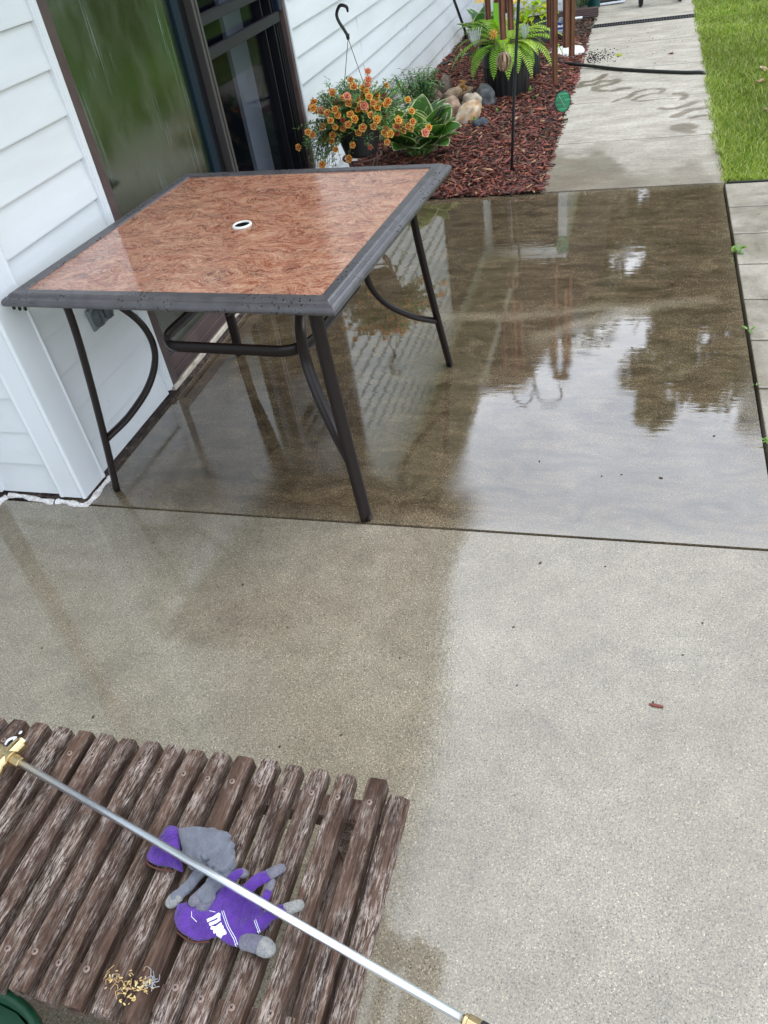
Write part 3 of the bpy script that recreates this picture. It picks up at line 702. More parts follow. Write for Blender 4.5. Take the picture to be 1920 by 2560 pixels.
def finger(mb, pts, r0, r1, flat=.58):
    r0 *= .92; r1 *= .92
    P = smooth_curve(pts, 6); n = len(P); t0 = (P[1]-P[0]).normalized(); t1 = (P[-1]-P[-2]).normalized()
    rs = [r0+(r1-r0)*i/(n-1) for i in range(n)]
    Q = [P[0]-t0*r0*.6] + P + [P[-1]+t1*r1*.55, P[-1]+t1*r1*.85]; rr = [r0*.5]+rs+[r1*.72, r1*.3]
    mb.tube(Q, rr, 14, flat=(flat, 1), up=(0, 0, 1))
def remeshed(o, vox, fold=0, size=.02, it=6, seed=0):
    r = o.modifiers.new('r', 'REMESH'); r.mode = 'VOXEL'; r.voxel_size = vox; r.use_smooth_shade = True
    s_ = o.modifiers.new('s', 'SMOOTH'); s_.iterations = it; s_.factor = .5
    if fold:
        tx = bpy.data.textures.new('folds', 'CLOUDS'); tx.noise_scale = size; tx.noise_depth = 3
        d = o.modifiers.new('d', 'DISPLACE'); d.texture = tx; d.texture_coords = 'GLOBAL'; d.strength = fold; d.mid_level = .5
        s2 = o.modifiers.new('s2', 'SMOOTH'); s2.iterations = 2
Z = BZ
g1 = empty('garden_glove', (0,0,0), 'purple work glove with grey fingertips and a white print, knitted back up', 'glove', 'work gloves')
mb = MB()
poly_dome(mb, [(-.556,.404),(-.549,.430),(-.536,.444),(-.516,.439),(-.485,.424),(-.464,.418),(-.447,.402),(-.459,.386),(-.487,.361),(-.511,.367),(-.530,.380)], Z+.001, Z+.019)
poly_dome(mb, [(-.598,.400),(-.598,.384),(-.580,.366),(-.553,.358),(-.528,.364),(-.516,.374),(-.540,.400),(-.579,.404)], Z+.001, Z+.020)
finger(mb, [(-.528,.432,Z+.014),(-.527,.450,Z+.017),(-.519,.4605,Z+.016)], .0095, .0085)
finger(mb, [(-.507,.430,Z+.014),(-.485,.458,Z+.016),(-.474,.468,Z+.013)], .0115, .0095)
finger(mb, [(-.487,.425,Z+.010),(-.470,.432,Z+.011),(-.468,.448,Z+.010)], .009, .0075)
finger(mb, [(-.465,.398,Z+.014),(-.443,.417,Z+.016),(-.430,.424,Z+.014)], .0115, .0098)
o = mb.build('glove_body', purp, g1); remeshed(o, .0015, .006, .017, 4)
mb = MB(); finger(mb, [(-.476,.467,Z+.0135),(-.461,.482,Z+.0105)], .0103, .0092); o = mb.build('finger_coating', greyp, g1); remeshed(o, .0015, .0012, .01, 3)
mb = MB(); finger(mb, [(-.519,.4605,Z+.0165),(-.513,.4615,Z+.014)], .0085, .0082); o = mb.build('finger_coating', greyp, g1); remeshed(o, .0015, 0, .01, 3)
mb = MB(); finger(mb, [(-.468,.447,Z+.0105),(-.469,.461,Z+.009)], .0083, .0075); o = mb.build('finger_coating', greyp, g1); remeshed(o, .0015, 0, .01, 3)
mb = MB(); finger(mb, [(-.431,.4235,Z+.0145),(-.414,.435,Z+.011)], .0106, .0098); o = mb.build('finger_coating', dip, g1); remeshed(o, .0015, .001, .01, 3)
mb = MB(); finger(mb, [(-.478,.371,Z+.010),(-.459,.371,Z+.011),(-.444,.3695,Z+.0105)], .013, .0145, .7); o = mb.build('thumb', greyp, g1); remeshed(o, .0017, .002, .012, 4)
mb = MB(); finger(mb, [(-.449,.3705,Z+.0115),(-.438,.368,Z+.0105)], .0152, .0142, .7); o = mb.build('thumb_coating', dip, g1); remeshed(o, .0015, .001, .012, 3)
# white print and stitching lie just on the cloth: project them down onto a smooth height
def ribbon(mb, pts, w, z, th=.0012):
    P = [Vector((x, y, 0)) for x, y in pts]; n = len(P)
    for i in range(n-1):
        t = (P[i+1]-P[i]).normalized(); nn = Vector((-t.y, t.x, 0))*w/2; a, b = P[i]-t*w*.25, P[i+1]+t*w*.25
        vs = [a-nn, b-nn, b+nn, a+nn]; zf = z if not callable(z) else None
        zs = [z(v.x, v.y) if callable(z) else z for v in vs]
        mb.add([(v.x, v.y, q_-.004) for v, q_ in zip(vs, zs)]+[(v.x, v.y, q_+th) for v, q_ in zip(vs, zs)], [(0,3,2,1),(4,5,6,7),(0,1,5,4),(1,2,6,5),(2,3,7,6),(3,0,4,7)])
marks_mb = MB()
lg = [[(-.5382,.3842),(-.5303,.3911),(-.5256,.3959)],[(-.5256,.3959),(-.5221,.3882)],[(-.5328,.3800),(-.5215,.3895)],[(-.5289,.3763),(-.5238,.3770),(-.5166,.3836)],[(-.5233,.3722),(-.5126,.3803)],[(-.5184,.3707),(-.5085,.3767)],[(-.5142,.3689),(-.5057,.3743)],[(-.5142,.3689),(-.5107,.3680)]]
def densify(pl, k=5):
    o_ = []
    for a, b in zip(pl[:-1], pl[1:]): o_ += [(a[0]+(b[0]-a[0])*i/k, a[1]+(b[1]-a[1])*i/k) for i in range(k)]
    return o_+[pl[-1]]
PRINT = []   # filled once the cloth surface can be measured
dg = bpy.context.evaluated_depsgraph_get(); dg.update()
body = [x for x in g1.children if x.name.startswith('glove_body')][0]
from mathutils.bvhtree import BVHTree
ev = body.evaluated_get(dg); bv = BVHTree.FromObject(ev, dg)
def top_of(x, y, dflt=Z+.02):
    h = bv.ray_cast(Vector((x, y, 1)), Vector((0, 0, -1)))
    return h[0].z if h[0] is not None else dflt
for i, pl in enumerate(lg): ribbon(marks_mb, densify(pl), .0042, lambda x, y: top_of(x, y), .0008)
marks_mb.build('print', whp, g1)
for pl in ([(-.5234,.401),(-.5063,.3817),(-.4905,.3687),(-.4835,.3605)],[(-.5208,.4020),(-.5040,.3830),(-.4885,.3705),(-.4815,.3625)],[(-.4697,.3981),(-.4570,.3831)],[(-.4675,.3995),(-.4555,.3850)],[(-.543,.3987),(-.5322,.3977)],[(-.5681,.391),(-.5647,.384),(-.5535,.3787)]):
    d_ = densify(pl, 10); st = MB()
    for a, b in list(zip(d_[:-1], d_[1:]))[::1]:
        m_ = ((a[0]*.25+b[0]*.75), (a[1]*.25+b[1]*.75)); ribbon(st, [a, m_], .0007, lambda x, y: top_of(x, y), .0004)
    st.build('stitching', whp, g1)
g2 = empty('garden_glove', (0,0,0), 'grey work glove lying palm up with a purple cuff, crumpled half over the other', 'glove', 'work gloves')
mb = MB()
poly_dome(mb, [(-.650,.508),(-.630,.516),(-.612,.520),(-.580,.519),(-.566,.506),(-.560,.488),(-.580,.462),(-.600,.452),(-.618,.465),(-.638,.490)], Z+.001, Z+.027)
poly_dome(mb, [(-.600,.517),(-.572,.519),(-.556,.508),(-.540,.486),(-.532,.466),(-.541,.450),(-.560,.452),(-.575,.470),(-.590,.49)], Z+.001, Z+.028)
# raised folds
for pts, r in (([(-.560,.512),(-.566,.490),(-.585,.468)], .007),([(-.548,.500),(-.552,.478),(-.570,.458)], .0065),([(-.537,.480),(-.541,.462),(-.556,.450)], .006),([(-.612,.515),(-.60,.49),(-.592,.465)], .005)):
    P = [(x, y, Z+.0225) for x, y in pts]; mb.tube(smooth_curve(P, 6), r*.95, 12)
finger(mb, [(-.583,.450,Z+.014),(-.597,.420,Z+.012),(-.6075,.404,Z+.011)], .0105, .0115)
finger(mb, [(-.555,.445,Z+.020),(-.564,.414,Z+.021)], .0100, .0098)
finger(mb, [(-.548,.440,Z+.015),(-.553,.412,Z+.022)], .0095, .0095)
finger(mb, [(-.540,.455,Z+.015),(-.546,.440,Z+.014)], .010, .0105)
o = mb.build('glove_body', greyk, g2); remeshed(o, .0014, .0065, .016, 3)
mb = MB(); finger(mb, [(-.602,.412,Z+.0115),(-.6095,.401,Z+.011)], .0120, .0122); o = mb.build('finger_coating', dip, g2); remeshed(o, .0015, .001, .01, 3)
mb = MB(); finger(mb, [(-.562,.421,Z+.0205),(-.5715,.405,Z+.020)], .0102, .0104); o = mb.build('finger_coating', greyp, g2); remeshed(o, .0015, .001, .01, 3)
mb = MB(); finger(mb, [(-.551,.420,Z+.018),(-.557,.402,Z+.015)], .0120, .0130); o = mb.build('finger_coating', greyp, g2); remeshed(o, .0015, .001, .01, 3)
mb = MB()
poly_dome(mb, [(-.671,.515),(-.652,.513),(-.640,.493),(-.628,.470),(-.612,.447),(-.631,.450),(-.660,.449),(-.678,.452),(-.684,.465),(-.677,.490)], Z+.001, Z+.0215)
o = mb.build('cuff', purp, g2); remeshed(o, .0017, .005, .016)
hem = mat('brown_hem', (.10,.035,.02), .8)
mb = MB(); mb.tube(smooth_curve([(-.685,.467,Z+.008),(-.680,.451,Z+.006),(-.660,.446,Z+.005),(-.632,.447,Z+.005)], 8), .0016, 8); mb.build('hem', hem, g2, smooth=True)
mb = MB(); mb.tube(smooth_curve([(-.584,.364,Z+.006),(-.556,.3565,Z+.005),(-.530,.362,Z+.005)], 8), .0014, 8); mb.build('hem', hem, g1, smooth=True)

# ---- dried seed heads, white plastic scraps, leaf chips
dry = vcol_mat('dry_plant', .7, .2, 200)
mb = MB(); r = random.Random(5)
for k in range(64):
    cx_, cy_, sp_ = r.choice([(-.652,.290,.010),(-.618,.286,.011),(-.614,.272,.008),(-.60,.290,.006)]); x, y = r.gauss(cx_, sp_), r.gauss(cy_, sp_*.8)
    a = r.uniform(0, 6.28); l = r.uniform(.0015,.0035); c = r.choice([(.62,.47,.17),(.55,.38,.14),(.50,.33,.20),(.66,.55,.28)])
    Mx = Matrix.Rotation(a, 3, 'Z') @ Matrix.Rotation(r.uniform(-.5,.5), 3, 'X'); mb.sphere((x, y, Z+.002+r.random()*.005), (l, l*.45, l*.35), 6, 4, c=c, M=Mx)
for k in range(26):
    x, y = r.uniform(-.665,-.595), r.gauss(.284,.009); a = r.uniform(0, 6.28); l = r.uniform(.006,.014)
    mb.tube([(x, y, Z+.003), (x+l*.5*math.cos(a), y+l*.5*math.sin(a), Z+.003+r.random()*.006), (x+l*math.cos(a+.4), y+l*math.sin(a+.4), Z+.002)], .0006, 5, c=(.45,.30,.13))
tag(mb.build('dried_seed_cluster', dry, colors=True), 'small cluster of dried yellow seed heads lying on the slatted table', 'dried seeds')
mb = MB()
for k in range(14):
    x, y = r.gauss(-.590,.005), r.gauss(.297,.005); a = r.uniform(0, 6.28); l = r.uniform(.006,.016)
    mb.tube([(x, y, Z+.002), (x+l*.5*math.cos(a), y+l*.5*math.sin(a), Z+.006), (x+l*math.cos(a+.6), y+l*math.sin(a+.6), Z+.002)], .0005, 5)
tag(mb.build('lint_tuft', mat('grey_lint', (.33,.33,.35), .8)), 'wisp of pale grey lint beside the dried seeds', 'lint')
mb = MB()
for pl in ([(-1.069,.6065),(-1.0648,.6152),(-1.0577,.6259)],[(-1.0577,.6259),(-1.0524,.6172),(-1.043,.6095)],[(-1.0555,.6391),(-1.0502,.6303)]):
    P = [(x, y, Z+.0025+.004*(i == 1)) for i, (x, y) in enumerate(pl)]; mb.tube(smooth_curve(P, 5), [.0012]+[.0024]*(len(smooth_curve(P,5))-2)+[.0008], 8, flat=(.4,1.3))
tag(mb.build('plastic_scrap', mat('white_plastic', (.72,.76,.82), .35)), 'torn white plastic scraps behind the brass fitting on the slatted table', 'plastic scrap')
red = vcol_mat('red_chip', .6, .2, 100)
def chip(name, x, y, z, l, w_, a, c, label, cat, group=None):
    mb = MB(); n = 5; vs = []
    for i in range(n+1):
        t = i/n-.5; ww = w_*(1-abs(t)*1.3)*.5+.0008
        for s_ in (-1, 1): vs += [(t*l, s_*ww, .001+.006*math.sin(i*1.3)*l*8*.12), (t*l, s_*ww, .004+.006*math.sin(i*1.3)*l*8*.12)]
    fs = []
    for i in range(n):
        b = i*4; fs += [(b, b+4, b+6, b+2), (b+1, b+3, b+7, b+5), (b, b+1, b+5, b+4), (b+2, b+6, b+7, b+3)]
    fs += [(0,2,3,1), (n*4, n*4+1, n*4+3, n*4+2)]
    mb.add(vs, fs, c); o = mb.build(name, red, colors=True); o.location = (x, y, z); o.rotation_euler = (0, 0, a); return tag(o, label, cat, group)
chip('mulch_chip', .104, 1.123, 0, .030, .006, -.1, (.16,.035,.025), 'single red mulch chip lying on the near patio slab', 'mulch chip')
chip('mulch_chip', -.262, 6.945, .004, .05, .014, .5, (.28,.07,.04), 'red mulch chip on the walkway just behind the drain hose', 'mulch chip')
mb = MB(); r = random.Random(77)
for k in range(70):
    x, y = r.uniform(-1.5,.38), r.uniform(.8,4.3); s_ = r.uniform(.0015,.004); mb.sphere((x, y, s_*.4), (s_*r.uniform(1,2.2), s_, s_*.5), 5, 3, M=Matrix.Rotation(r.uniform(0,3),3,'Z'))
tag(mb.build('slab_grit', mat('brown_grit', (.06,.045,.03), .9)), 'scattered dark bits of grit on the wet patio slabs', 'grit', kind='stuff')
# spilled potting soil
mb = MB()
for k in range(300):
    x, y = -.46+abs(r.gauss(0, .11)), 7.42+r.gauss(0, .13)+.0; s_ = r.uniform(.002,.0075)
    if k > 240: x, y = r.uniform(-.45,.35), r.uniform(6.8,8.4); s_ *= .7
    mb.sphere((x, y, .004+s_*.4), (s_, s_*r.uniform(.6,1), s_*.6), 5, 3)
tag(mb.build('spilled_soil', mat('black_soil', (.015,.012,.010), .9)), 'crumbs of dark soil spilled on the walkway', 'soil', kind='stuff')
# green tub rim at the bottom left corner of the view
tubm = mat('green_plastic', (.008,.045,.022), .3)
mb = MB(); mb.lathe([(.13,0),(.165,.27),(.178,.275),(.180,.262),(.168,.255),(.135,.0)], 48); mb.add([(.16*math.cos(2*math.pi*i/24), .16*math.sin(2*math.pi*i/24), .25) for i in range(24)], [tuple(range(24))])
o = mb.build('green_bucket', tubm, smooth=True, loc=(-.862, .078, 0)); tag(o, 'dark green plastic bucket standing beside the near edge of the slatted table', 'bucket')
# ================================================================== GARDEN BED
def rand_boxes(name, n, region, m, cfun, lfun, zfun, seed=3):
    """many small bent chips as one mesh (nobody could count them)"""
    rg = np.random.default_rng(seed); P = region(rg, n); n = len(P)
    L_ = lfun(rg, n); W_ = L_*rg.uniform(.12, .38, n); H_ = np.clip(W_*.35, .0012, .006)
    a = rg.uniform(0, np.pi, n); t = rg.normal(0, .22, n); roll = rg.normal(0, .35, n); bend = rg.normal(0, .12, n)*L_
    u = np.stack([np.cos(a)*np.cos(t), np.sin(a)*np.cos(t), np.sin(t)], 1)
    v = np.stack([-np.sin(a), np.cos(a), np.zeros(n)], 1); wv = np.cross(u, v)
    v, wv = v*np.cos(roll)[:, None]+wv*np.sin(roll)[:, None], -v*np.sin(roll)[:, None]+wv*np.cos(roll)[:, None]
    V = []
    for iu, (su, tw) in enumerate(((-1, .35), (-.1, 1), (1, .25))):
        for sv_ in (-1, 1):
            for sw in (-1, 1):
                off_ = bend if iu == 1 else 0*bend
                V.append(P+u*(su*L_/2)[:, None]+v*(sv_*tw*W_/2)[:, None]+v*off_[:, None]+wv*(sw*H_/2)[:, None])
    V = np.stack(V, 1).reshape(-1, 3)   # 12 per chip
    quad = []
    for s_ in (0, 4): quad += [(s_, s_+4, s_+6, s_+2), (s_+1, s_+3, s_+7, s_+5), (s_, s_+1, s_+5, s_+4), (s_+2, s_+6, s_+7, s_+3)]
    quad += [(0, 2, 3, 1), (8, 9, 11, 10)]
    Fq = (np.array(quad)[None]+12*np.arange(n)[:, None, None]).reshape(-1, 4)
    me = bpy.data.meshes.new(name); me.vertices.add(len(V)); me.vertices.foreach_set('co', V.astype(np.float32).ravel())
    me.loops.add(Fq.size); me.loops.foreach_set('vertex_index', Fq.astype(np.int32).ravel())
    me.polygons.add(len(Fq)); me.polygons.foreach_set('loop_start', np.arange(0, Fq.size, 4, dtype=np.int32)); me.update(calc_edges=True); me.validate()
    C = np.ones((n, 12, 4), np.float32); C[:, :, :3] = cfun(rg, n, P)[:, None, :]
    at = me.color_attributes.new('Col', 'FLOAT_COLOR', 'POINT'); at.data.foreach_set('color', C.ravel())
    me.materials.append(m); o = bpy.data.objects.new(name, me); col.objects.link(o); return o
mulch_m = vcol_mat('mulch', .55, .45, 120)
def bedz(x, y): return .012+.03*sm(4.36, 4.7, y)*sm(-.50, -.75, x)+.012*(vnoise(x, y, 3, 8)-.5)
mb = MB(); nx, ny = 22, 84; vs = []
for j in range(ny+1):
    for i in range(nx+1):
        x = -1.712+(1.212)*i/nx; y = 4.352+4.9*j/ny; vs.append((x, y, float(bedz(np.array(x), np.array(y)))-.012))
mb.add(vs, [(j*(nx+1)+i, j*(nx+1)+i+1, (j+1)*(nx+1)+i+1, (j+1)*(nx+1)+i) for j in range(ny) for i in range(nx)])
tag(mb.build('bed_soil', soil, smooth=True), kind='structure')
def bed_region(rg, n):
    y = 4.355+(9.2-4.355)*rg.random(n)**1.35; x = rg.uniform(-1.70, -.485, n); z = bedz(x, y)+rg.uniform(-.004, .014, n)
    return np.stack([x, y, z], 1)
def mulch_c(rg, n, P):
    pal = np.array([(.135,.034,.022),(.20,.052,.030),(.075,.024,.018),(.26,.085,.045),(.11,.045,.032),(.38,.22,.12),(.055,.028,.022),(.17,.040,.028)])
    k = rg.choice(len(pal), n, p=[.20,.17,.19,.09,.13,.05,.09,.08]); c = pal[k]*rg.uniform(.7, 1.3, n)[:, None]
    c = c*1.25
    far_ = sm(7.6, 8.6, P[:, 1])[:, None]*(rg.random(n) < .7)[:, None]
    return c*(1-far_)+np.array([.11,.075,.05])*rg.uniform(.4,1.5,n)[:, None]*far_
o = rand_boxes('mulch', 17000, bed_region, mulch_m, mulch_c, lambda rg, n: np.clip(rg.lognormal(-3.42, .45, n), .010, .10), None)
tag(o, 'reddish brown shredded bark mulch covering the bed', 'mulch', kind='stuff')

# ---- grass
gm = leaf_mat('grass_blade', .45, .3)
def grass(name, n, region, h0, h1, seed, label):
    rg = np.random.default_rng(seed); P = region(rg, n); n = len(P)
    a = rg.uniform(0, 2*np.pi, n); h = rg.uniform(h0, h1, n)*(.75+.5*vnoise(P[:, 0], P[:, 1], 4, 12)); w_ = rg.uniform(.0014, .0028, n)*(1+.12*(P[:,1]-4)); lean = rg.uniform(.15, 1.0, n)*h
    la = rg.uniform(0, 2*np.pi, n); d = np.stack([np.cos(la), np.sin(la), 0*la], 1); s_ = np.stack([np.cos(a), np.sin(a), 0*a], 1)
    up = np.array([0, 0, 1.])
    V = np.stack([P-s_*w_[:, None], P+s_*w_[:, None], P+up*(h*.55)[:, None]+d*(lean*.3)[:, None]+s_*(w_*.8)[:, None], P+up*(h*.55)[:, None]+d*(lean*.3)[:, None]-s_*(w_*.8)[:, None], P+up*(h*.92)[:, None]+d*lean[:, None]], 1).reshape(-1, 3)
    b = 5*np.arange(n)
    T = np.stack([np.stack([b, b+1, b+2], 1), np.stack([b, b+2, b+3], 1), np.stack([b+3, b+2, b+4], 1)], 1).reshape(-1, 3)
    me = bpy.data.meshes.new(name); me.vertices.add(len(V)); me.vertices.foreach_set('co', V.astype(np.float32).ravel())
    me.loops.add(T.size); me.loops.foreach_set('vertex_index', T.astype(np.int32).ravel()); me.polygons.add(len(T)); me.polygons.foreach_set('loop_start', np.arange(0, T.size, 3, dtype=np.int32)); me.update(calc_edges=True)
    pal = np.array([(.25,.35,.055),(.36,.45,.09),(.14,.24,.030),(.50,.54,.18),(.46,.42,.20)]); k = rg.choice(5, n, p=[.36,.26,.22,.12,.04])
    patch = vnoise(P[:, 0], P[:, 1], 2.5, 21)[:, None]
    C = np.ones((n, 5, 4), np.float32); C[:, :, :3] = (pal[k]*rg.uniform(.75, 1.2, n)[:, None]*(.75+.45*patch))[:, None, :]
    at = me.color_attributes.new('Col', 'FLOAT_COLOR', 'POINT'); at.data.foreach_set('color', C.ravel())
    me.materials.append(gm); o = bpy.data.objects.new(name, me); col.objects.link(o); return tag(o, label, 'grass', kind='stuff')
def lawn_region(rg, n):
    y = 4.385+(10.5-4.385)*rg.random(n)**1.25; x = .425+(1.0)*rg.random(n)**1.2; z = np.full(n, -.015)
    bare = np.hypot((x-.66)/.09, (y-8.62)/.12) < 1
    keep = ~(bare & (rg.random(n) < .8)) & (x > .425+.012*np.sin(y*9)); return np.stack([x, y, z], 1)[keep]
grass('lawn_grass', 62000, lawn_region, .025, .052, 5, 'short bright green grass of the lawn beside the walkway')
def verge(rg, n):
    y = rg.uniform(4.37, 9.5, n); return np.stack([.428-.040*rg.random(n)**2.2*(.4+vnoise(y*0, y, 6, 2)), y, np.full(n, -.01)], 1)
grass('edge_grass', 3500, verge, .02, .060, 6, 'loose grass blades leaning over the walkway edge')
edg = mat('black_edging', (.012,.012,.012), .5)
mb = MB(); mb.box(.43, 1.4, 4.352, 4.366, -.05, .006); mb.box(.44, 1.4, 4.345, 4.352, -.05, -.006)
tag(mb.build('lawn_edging', edg), 'black plastic edging strip between the lawn and the pavers', 'edging')

# ---- leaves helper: folded, drooping leaf made of a grid
def leaf(mb, base, az, el, L_, W_, droop=1., fold=.25, c=(.1,.2,.03), c2=None, n=6, shape=.5, roll=0, margin=.78):
    """c inside, c2 on the margin"""
    d = Vector((math.cos(az)*math.cos(el), math.sin(az)*math.cos(el), math.sin(el))); side = Vector((-math.sin(az), math.cos(az), 0))
    if roll: side = Matrix.Rotation(roll, 3, d) @ side
    p = Vector(base); rows = []; us = (-1, -margin-.01, -margin, -.4, 0, .4, margin, margin+.01, 1) if c2 else (-1, 0, 1); cs = []
    for i in range(n+1):
        t = i/n; wdt = W_/2*(math.sin(math.pi*t**shape)**.8 if 0 < t < 1 else .02)
        nrm = side.cross(d) * -1
        if nrm.z < 0: nrm = -nrm
        for u in us:
            rows.append(p+side*u*wdt+nrm*abs(u)*wdt*fold)
            if c2: cs.append(c2 if abs(u) > margin or t > .96 else tuple(q*(1-.12*(abs(u)<.1)) for q in c))
            else: cs.append(c)
        d = (Matrix.Rotation(-droop*L_/n*0-droop/n, 3, side) @ d) if False else (d+Vector((0,0,-droop/n))).normalized()
        p = p+d*L_/n
    k = len(us); mb.addc(rows, [(i*k+j, i*k+j+1, (i+1)*k+j+1, (i+1)*k+j) for i in range(n) for j in range(k-1)], cs)
lm = leaf_mat('leaf', .38, .3)
def hosta(name, x, y, z, n, L0, R0, label, seed, base_c=(.060,.16,.028)):
    r = random.Random(seed); mb = MB()
    for k in range(n):
        a = k*2.39996+r.uniform(-.25,.25); ring = k/n; el = R_(86-44*ring+r.uniform(-8,8)); l = L0*(.75+.35*r.random())*(.85+.15*ring)
        st_ = l*.55; b = Vector((x+R0*.12*math.cos(a), y+R0*.12*math.sin(a), z)); e = b+Vector((math.cos(a)*math.cos(el), math.sin(a)*math.cos(el), math.sin(el)))*st_
        mb.tube([b, e], .0035, 5, c=(.14,.24,.07))
        f = r.uniform(.8,1.25); leaf(mb, e, a+r.uniform(-.3,.3), el-.12, l, l*.86, .50+.45*r.random(), .26, tuple(q*f for q in base_c), (.62,.68,.42), 9, .72, r.uniform(-.35,.35), .80+.1*r.random())
    return tag(mb.build(name, lm, colors=True, smooth=True), label, 'plant')
hosta('hosta_plant', -1.30, 5.0, .03, 54, .235, .3, 'green hosta with cream edged leaves growing behind the patio table corner', 21)
hosta('hosta_plant', -1.26, 7.20, .25, 14, .17, .2, 'smaller hosta behind the fern, against the house wall', 22, (.05,.15,.05))
hosta('hosta_plant', -.66, 9.42, .06, 14, .22, .2, 'pale edged hosta beside the teal pot at the far end of the walkway', 23, (.12,.26,.06))

# ---- single fallen leaves
def fallen(name, x, y, z, s_, c, label, seed, cat='dead leaf', grp=None):
    r = random.Random(seed); mb = MB(); a0 = r.uniform(0, 6.28)
    for k in range(5): leaf(mb, (0,0,.004), a0+(k-2)*.62, R_(r.uniform(5,35)), s_*(1-.16*abs(k-2)), s_*.42, r.uniform(.6,1.3), r.uniform(.2,.6), tuple(q*r.uniform(.85,1.15) for q in c), None, 5, .8)
    o = mb.build(name, lm, colors=True); o.location = (x, y, z); return tag(o, label, cat, grp)
fallen('dead_leaf', .173, 7.264, .004, .045, (.28,.08,.05), 'reddish curled leaf on the walkway beyond the drain hose', 1)
fallen('dead_leaf', .748, 6.494, .02, .06, (.56,.45,.34), 'pale tan leaf on the lawn, nearer the drain hose', 2)
fallen('dead_leaf', .714, 6.136, .02, .07, (.34,.24,.12), 'curled brown leaf lying on the lawn', 3)
fallen('dead_leaf', .695, 5.499, .02, .045, (.36,.30,.20), 'small curled tan leaf, nearest on the lawn', 4)
fallen('leaf_sprig', -.203, 7.391, .006, .05, (.45,.60,.03), 'bright yellow green sprig on the walkway', 5, 'leaf sprig')
fallen('dead_leaf', -1.02, 6.75, .05, .07, (.42,.30,.17), 'tan oak leaf beside the black tub on the mulch', 6)
# ---- small weeds
def weed(x, y, z, s_, n, label, seed, c=(.16,.34,.05), lean=0):
    r = random.Random(seed); mb = MB()
    for k in range(n):
        a = r.uniform(0, 6.28); leaf(mb, (x+r.uniform(-.3,.3)*s_, y+r.uniform(-.3,.3)*s_, z+r.uniform(0,.6)*s_), a, R_(r.uniform(15,65)), s_*r.uniform(.5,.9), s_*r.uniform(.22,.36), .9, .25, tuple(q*r.uniform(.8,1.2) for q in c), None, 4)
    return tag(mb.build('weed', lm, colors=True), label, 'weed', 'small weeds')
for i, (x, y, s_, n, lb) in enumerate([(.410,3.50,.055,9,'largest bright weed in the seam between slab and pavers'),(.409,2.80,.035,5,'small weed in the seam, second from the far end'),(.408,2.45,.018,2,'tiny single leaf weed in the slab seam'),(.408,2.12,.030,5,'nearest weed in the slab seam at the right edge of the photo'),
    (-1.05,5.42,.040,8,'feathery pale weed in the mulch nearest the table'),(-.961,5.86,.045,7,'spreading weed in the mulch below the rocks'),(-1.06,5.62,.065,12,'leafy weed growing in front of the tan rock'),(-.80,6.34,.055,9,'blue green weed in front of the black tub'),(-.74,6.20,.030,6,'small weed at the right of the black tub'),
    (-1.08,5.25,.030,5,'small weed in the mulch behind the table corner'),(-.92,5.10,.025,5,'tiny green sprout in the open mulch'),(-.57,7.12,.02,3,'tiny sprout beside the drain hose'),(-.56,5.28,.02,4,'tiny sprout at the walkway edge of the bed'),(-1.22,5.60,.05,8,'leafy weed behind the hosta')]):
    weed(x, y, .0 if x > 0 else .03, s_, n, lb, 40+i)

# ---- rocks
rk = vcol_mat('rock', .7, .35, 25); g = N(rk); g.nrm(g.bump(g.noise(g.pos(), 60, 6, .7), .4, .004))
def rock(x, y, z, rx, ry, rz, rot, c, c2, label, seed, tilt=0):
    bm = bmesh.new(); bmesh.ops.create_icosphere(bm, subdivisions=4, radius=1); mb = MB(); Mx = Matrix.Rotation(rot, 3, 'Z') @ Matrix.Rotation(tilt, 3, 'X'); vs = []; cs = []
    for v in bm.verts:
        q = v.co*2.0; q = Vector((q.x*.8+seed*3.1, q.y*.8, q.z*.8)); d = 1+.20*noise.noise(q)+.06*noise.noise(q*2.7)
        p = v.co*d; vs.append(Mx @ Vector((p.x*rx, p.y*ry, p.z*rz)) + Vector((x, y, z))); t = min(1, max(0, .5+1.3*noise.noise(v.co*2.2+Vector((seed, 3, 1))))); cs.append(tuple(a*(1-t)+b*t for a, b in zip(c, c2)))
    mb.addc(vs, [tuple(v.index for v in f.verts) for f in bm.faces], cs); bm.free()
    return tag(mb.build('rock', rk, colors=True, smooth=True), label, 'rock', 'rocks piled in the bed')
rock(-1.262,5.80,.085,.078,.062,.092,.2,(.24,.15,.10),(.33,.23,.15),'rounded reddish brown rock at the front left of the pile',1)
rock(-1.125,5.70,.085,.060,.115,.066,-.75,(.46,.27,.12),(.50,.43,.33),'large tan and orange rock leaning at the front of the pile',2,.45)
rock(-1.135,5.92,.105,.072,.06,.062,.4,(.44,.37,.28),(.34,.27,.20),'pale grey rock behind the tan rock',3)
rock(-1.075,6.10,.08,.075,.09,.085,.7,(.06,.065,.07),(.16,.16,.16),'dark speckled grey rock beside the black tub',4,.3)
rock(-1.375,6.22,.14,.045,.05,.095,.2,(.17,.12,.085),(.10,.075,.06),'tall brown rock standing upright in the pile',5,-.25)
rock(-1.265,6.10,.130,.115,.042,.040,.55,(.26,.18,.11),(.32,.25,.17),'long tan stone lying across the top of the pile',6)
rock(-1.02,5.58,.045,.055,.042,.040,.3,(.035,.045,.06),(.07,.085,.10),'small dark blue grey rock in front of the pile',7)
rock(-1.345,5.98,.06,.062,.05,.055,.4,(.05,.035,.035),(.09,.06,.05),'dark maroon rock beside the grey herb pot',8)
rock(-1.42,6.10,.09,.045,.05,.075,.1,(.22,.14,.09),(.12,.08,.06),'narrow brown rock at the left of the pile',9)
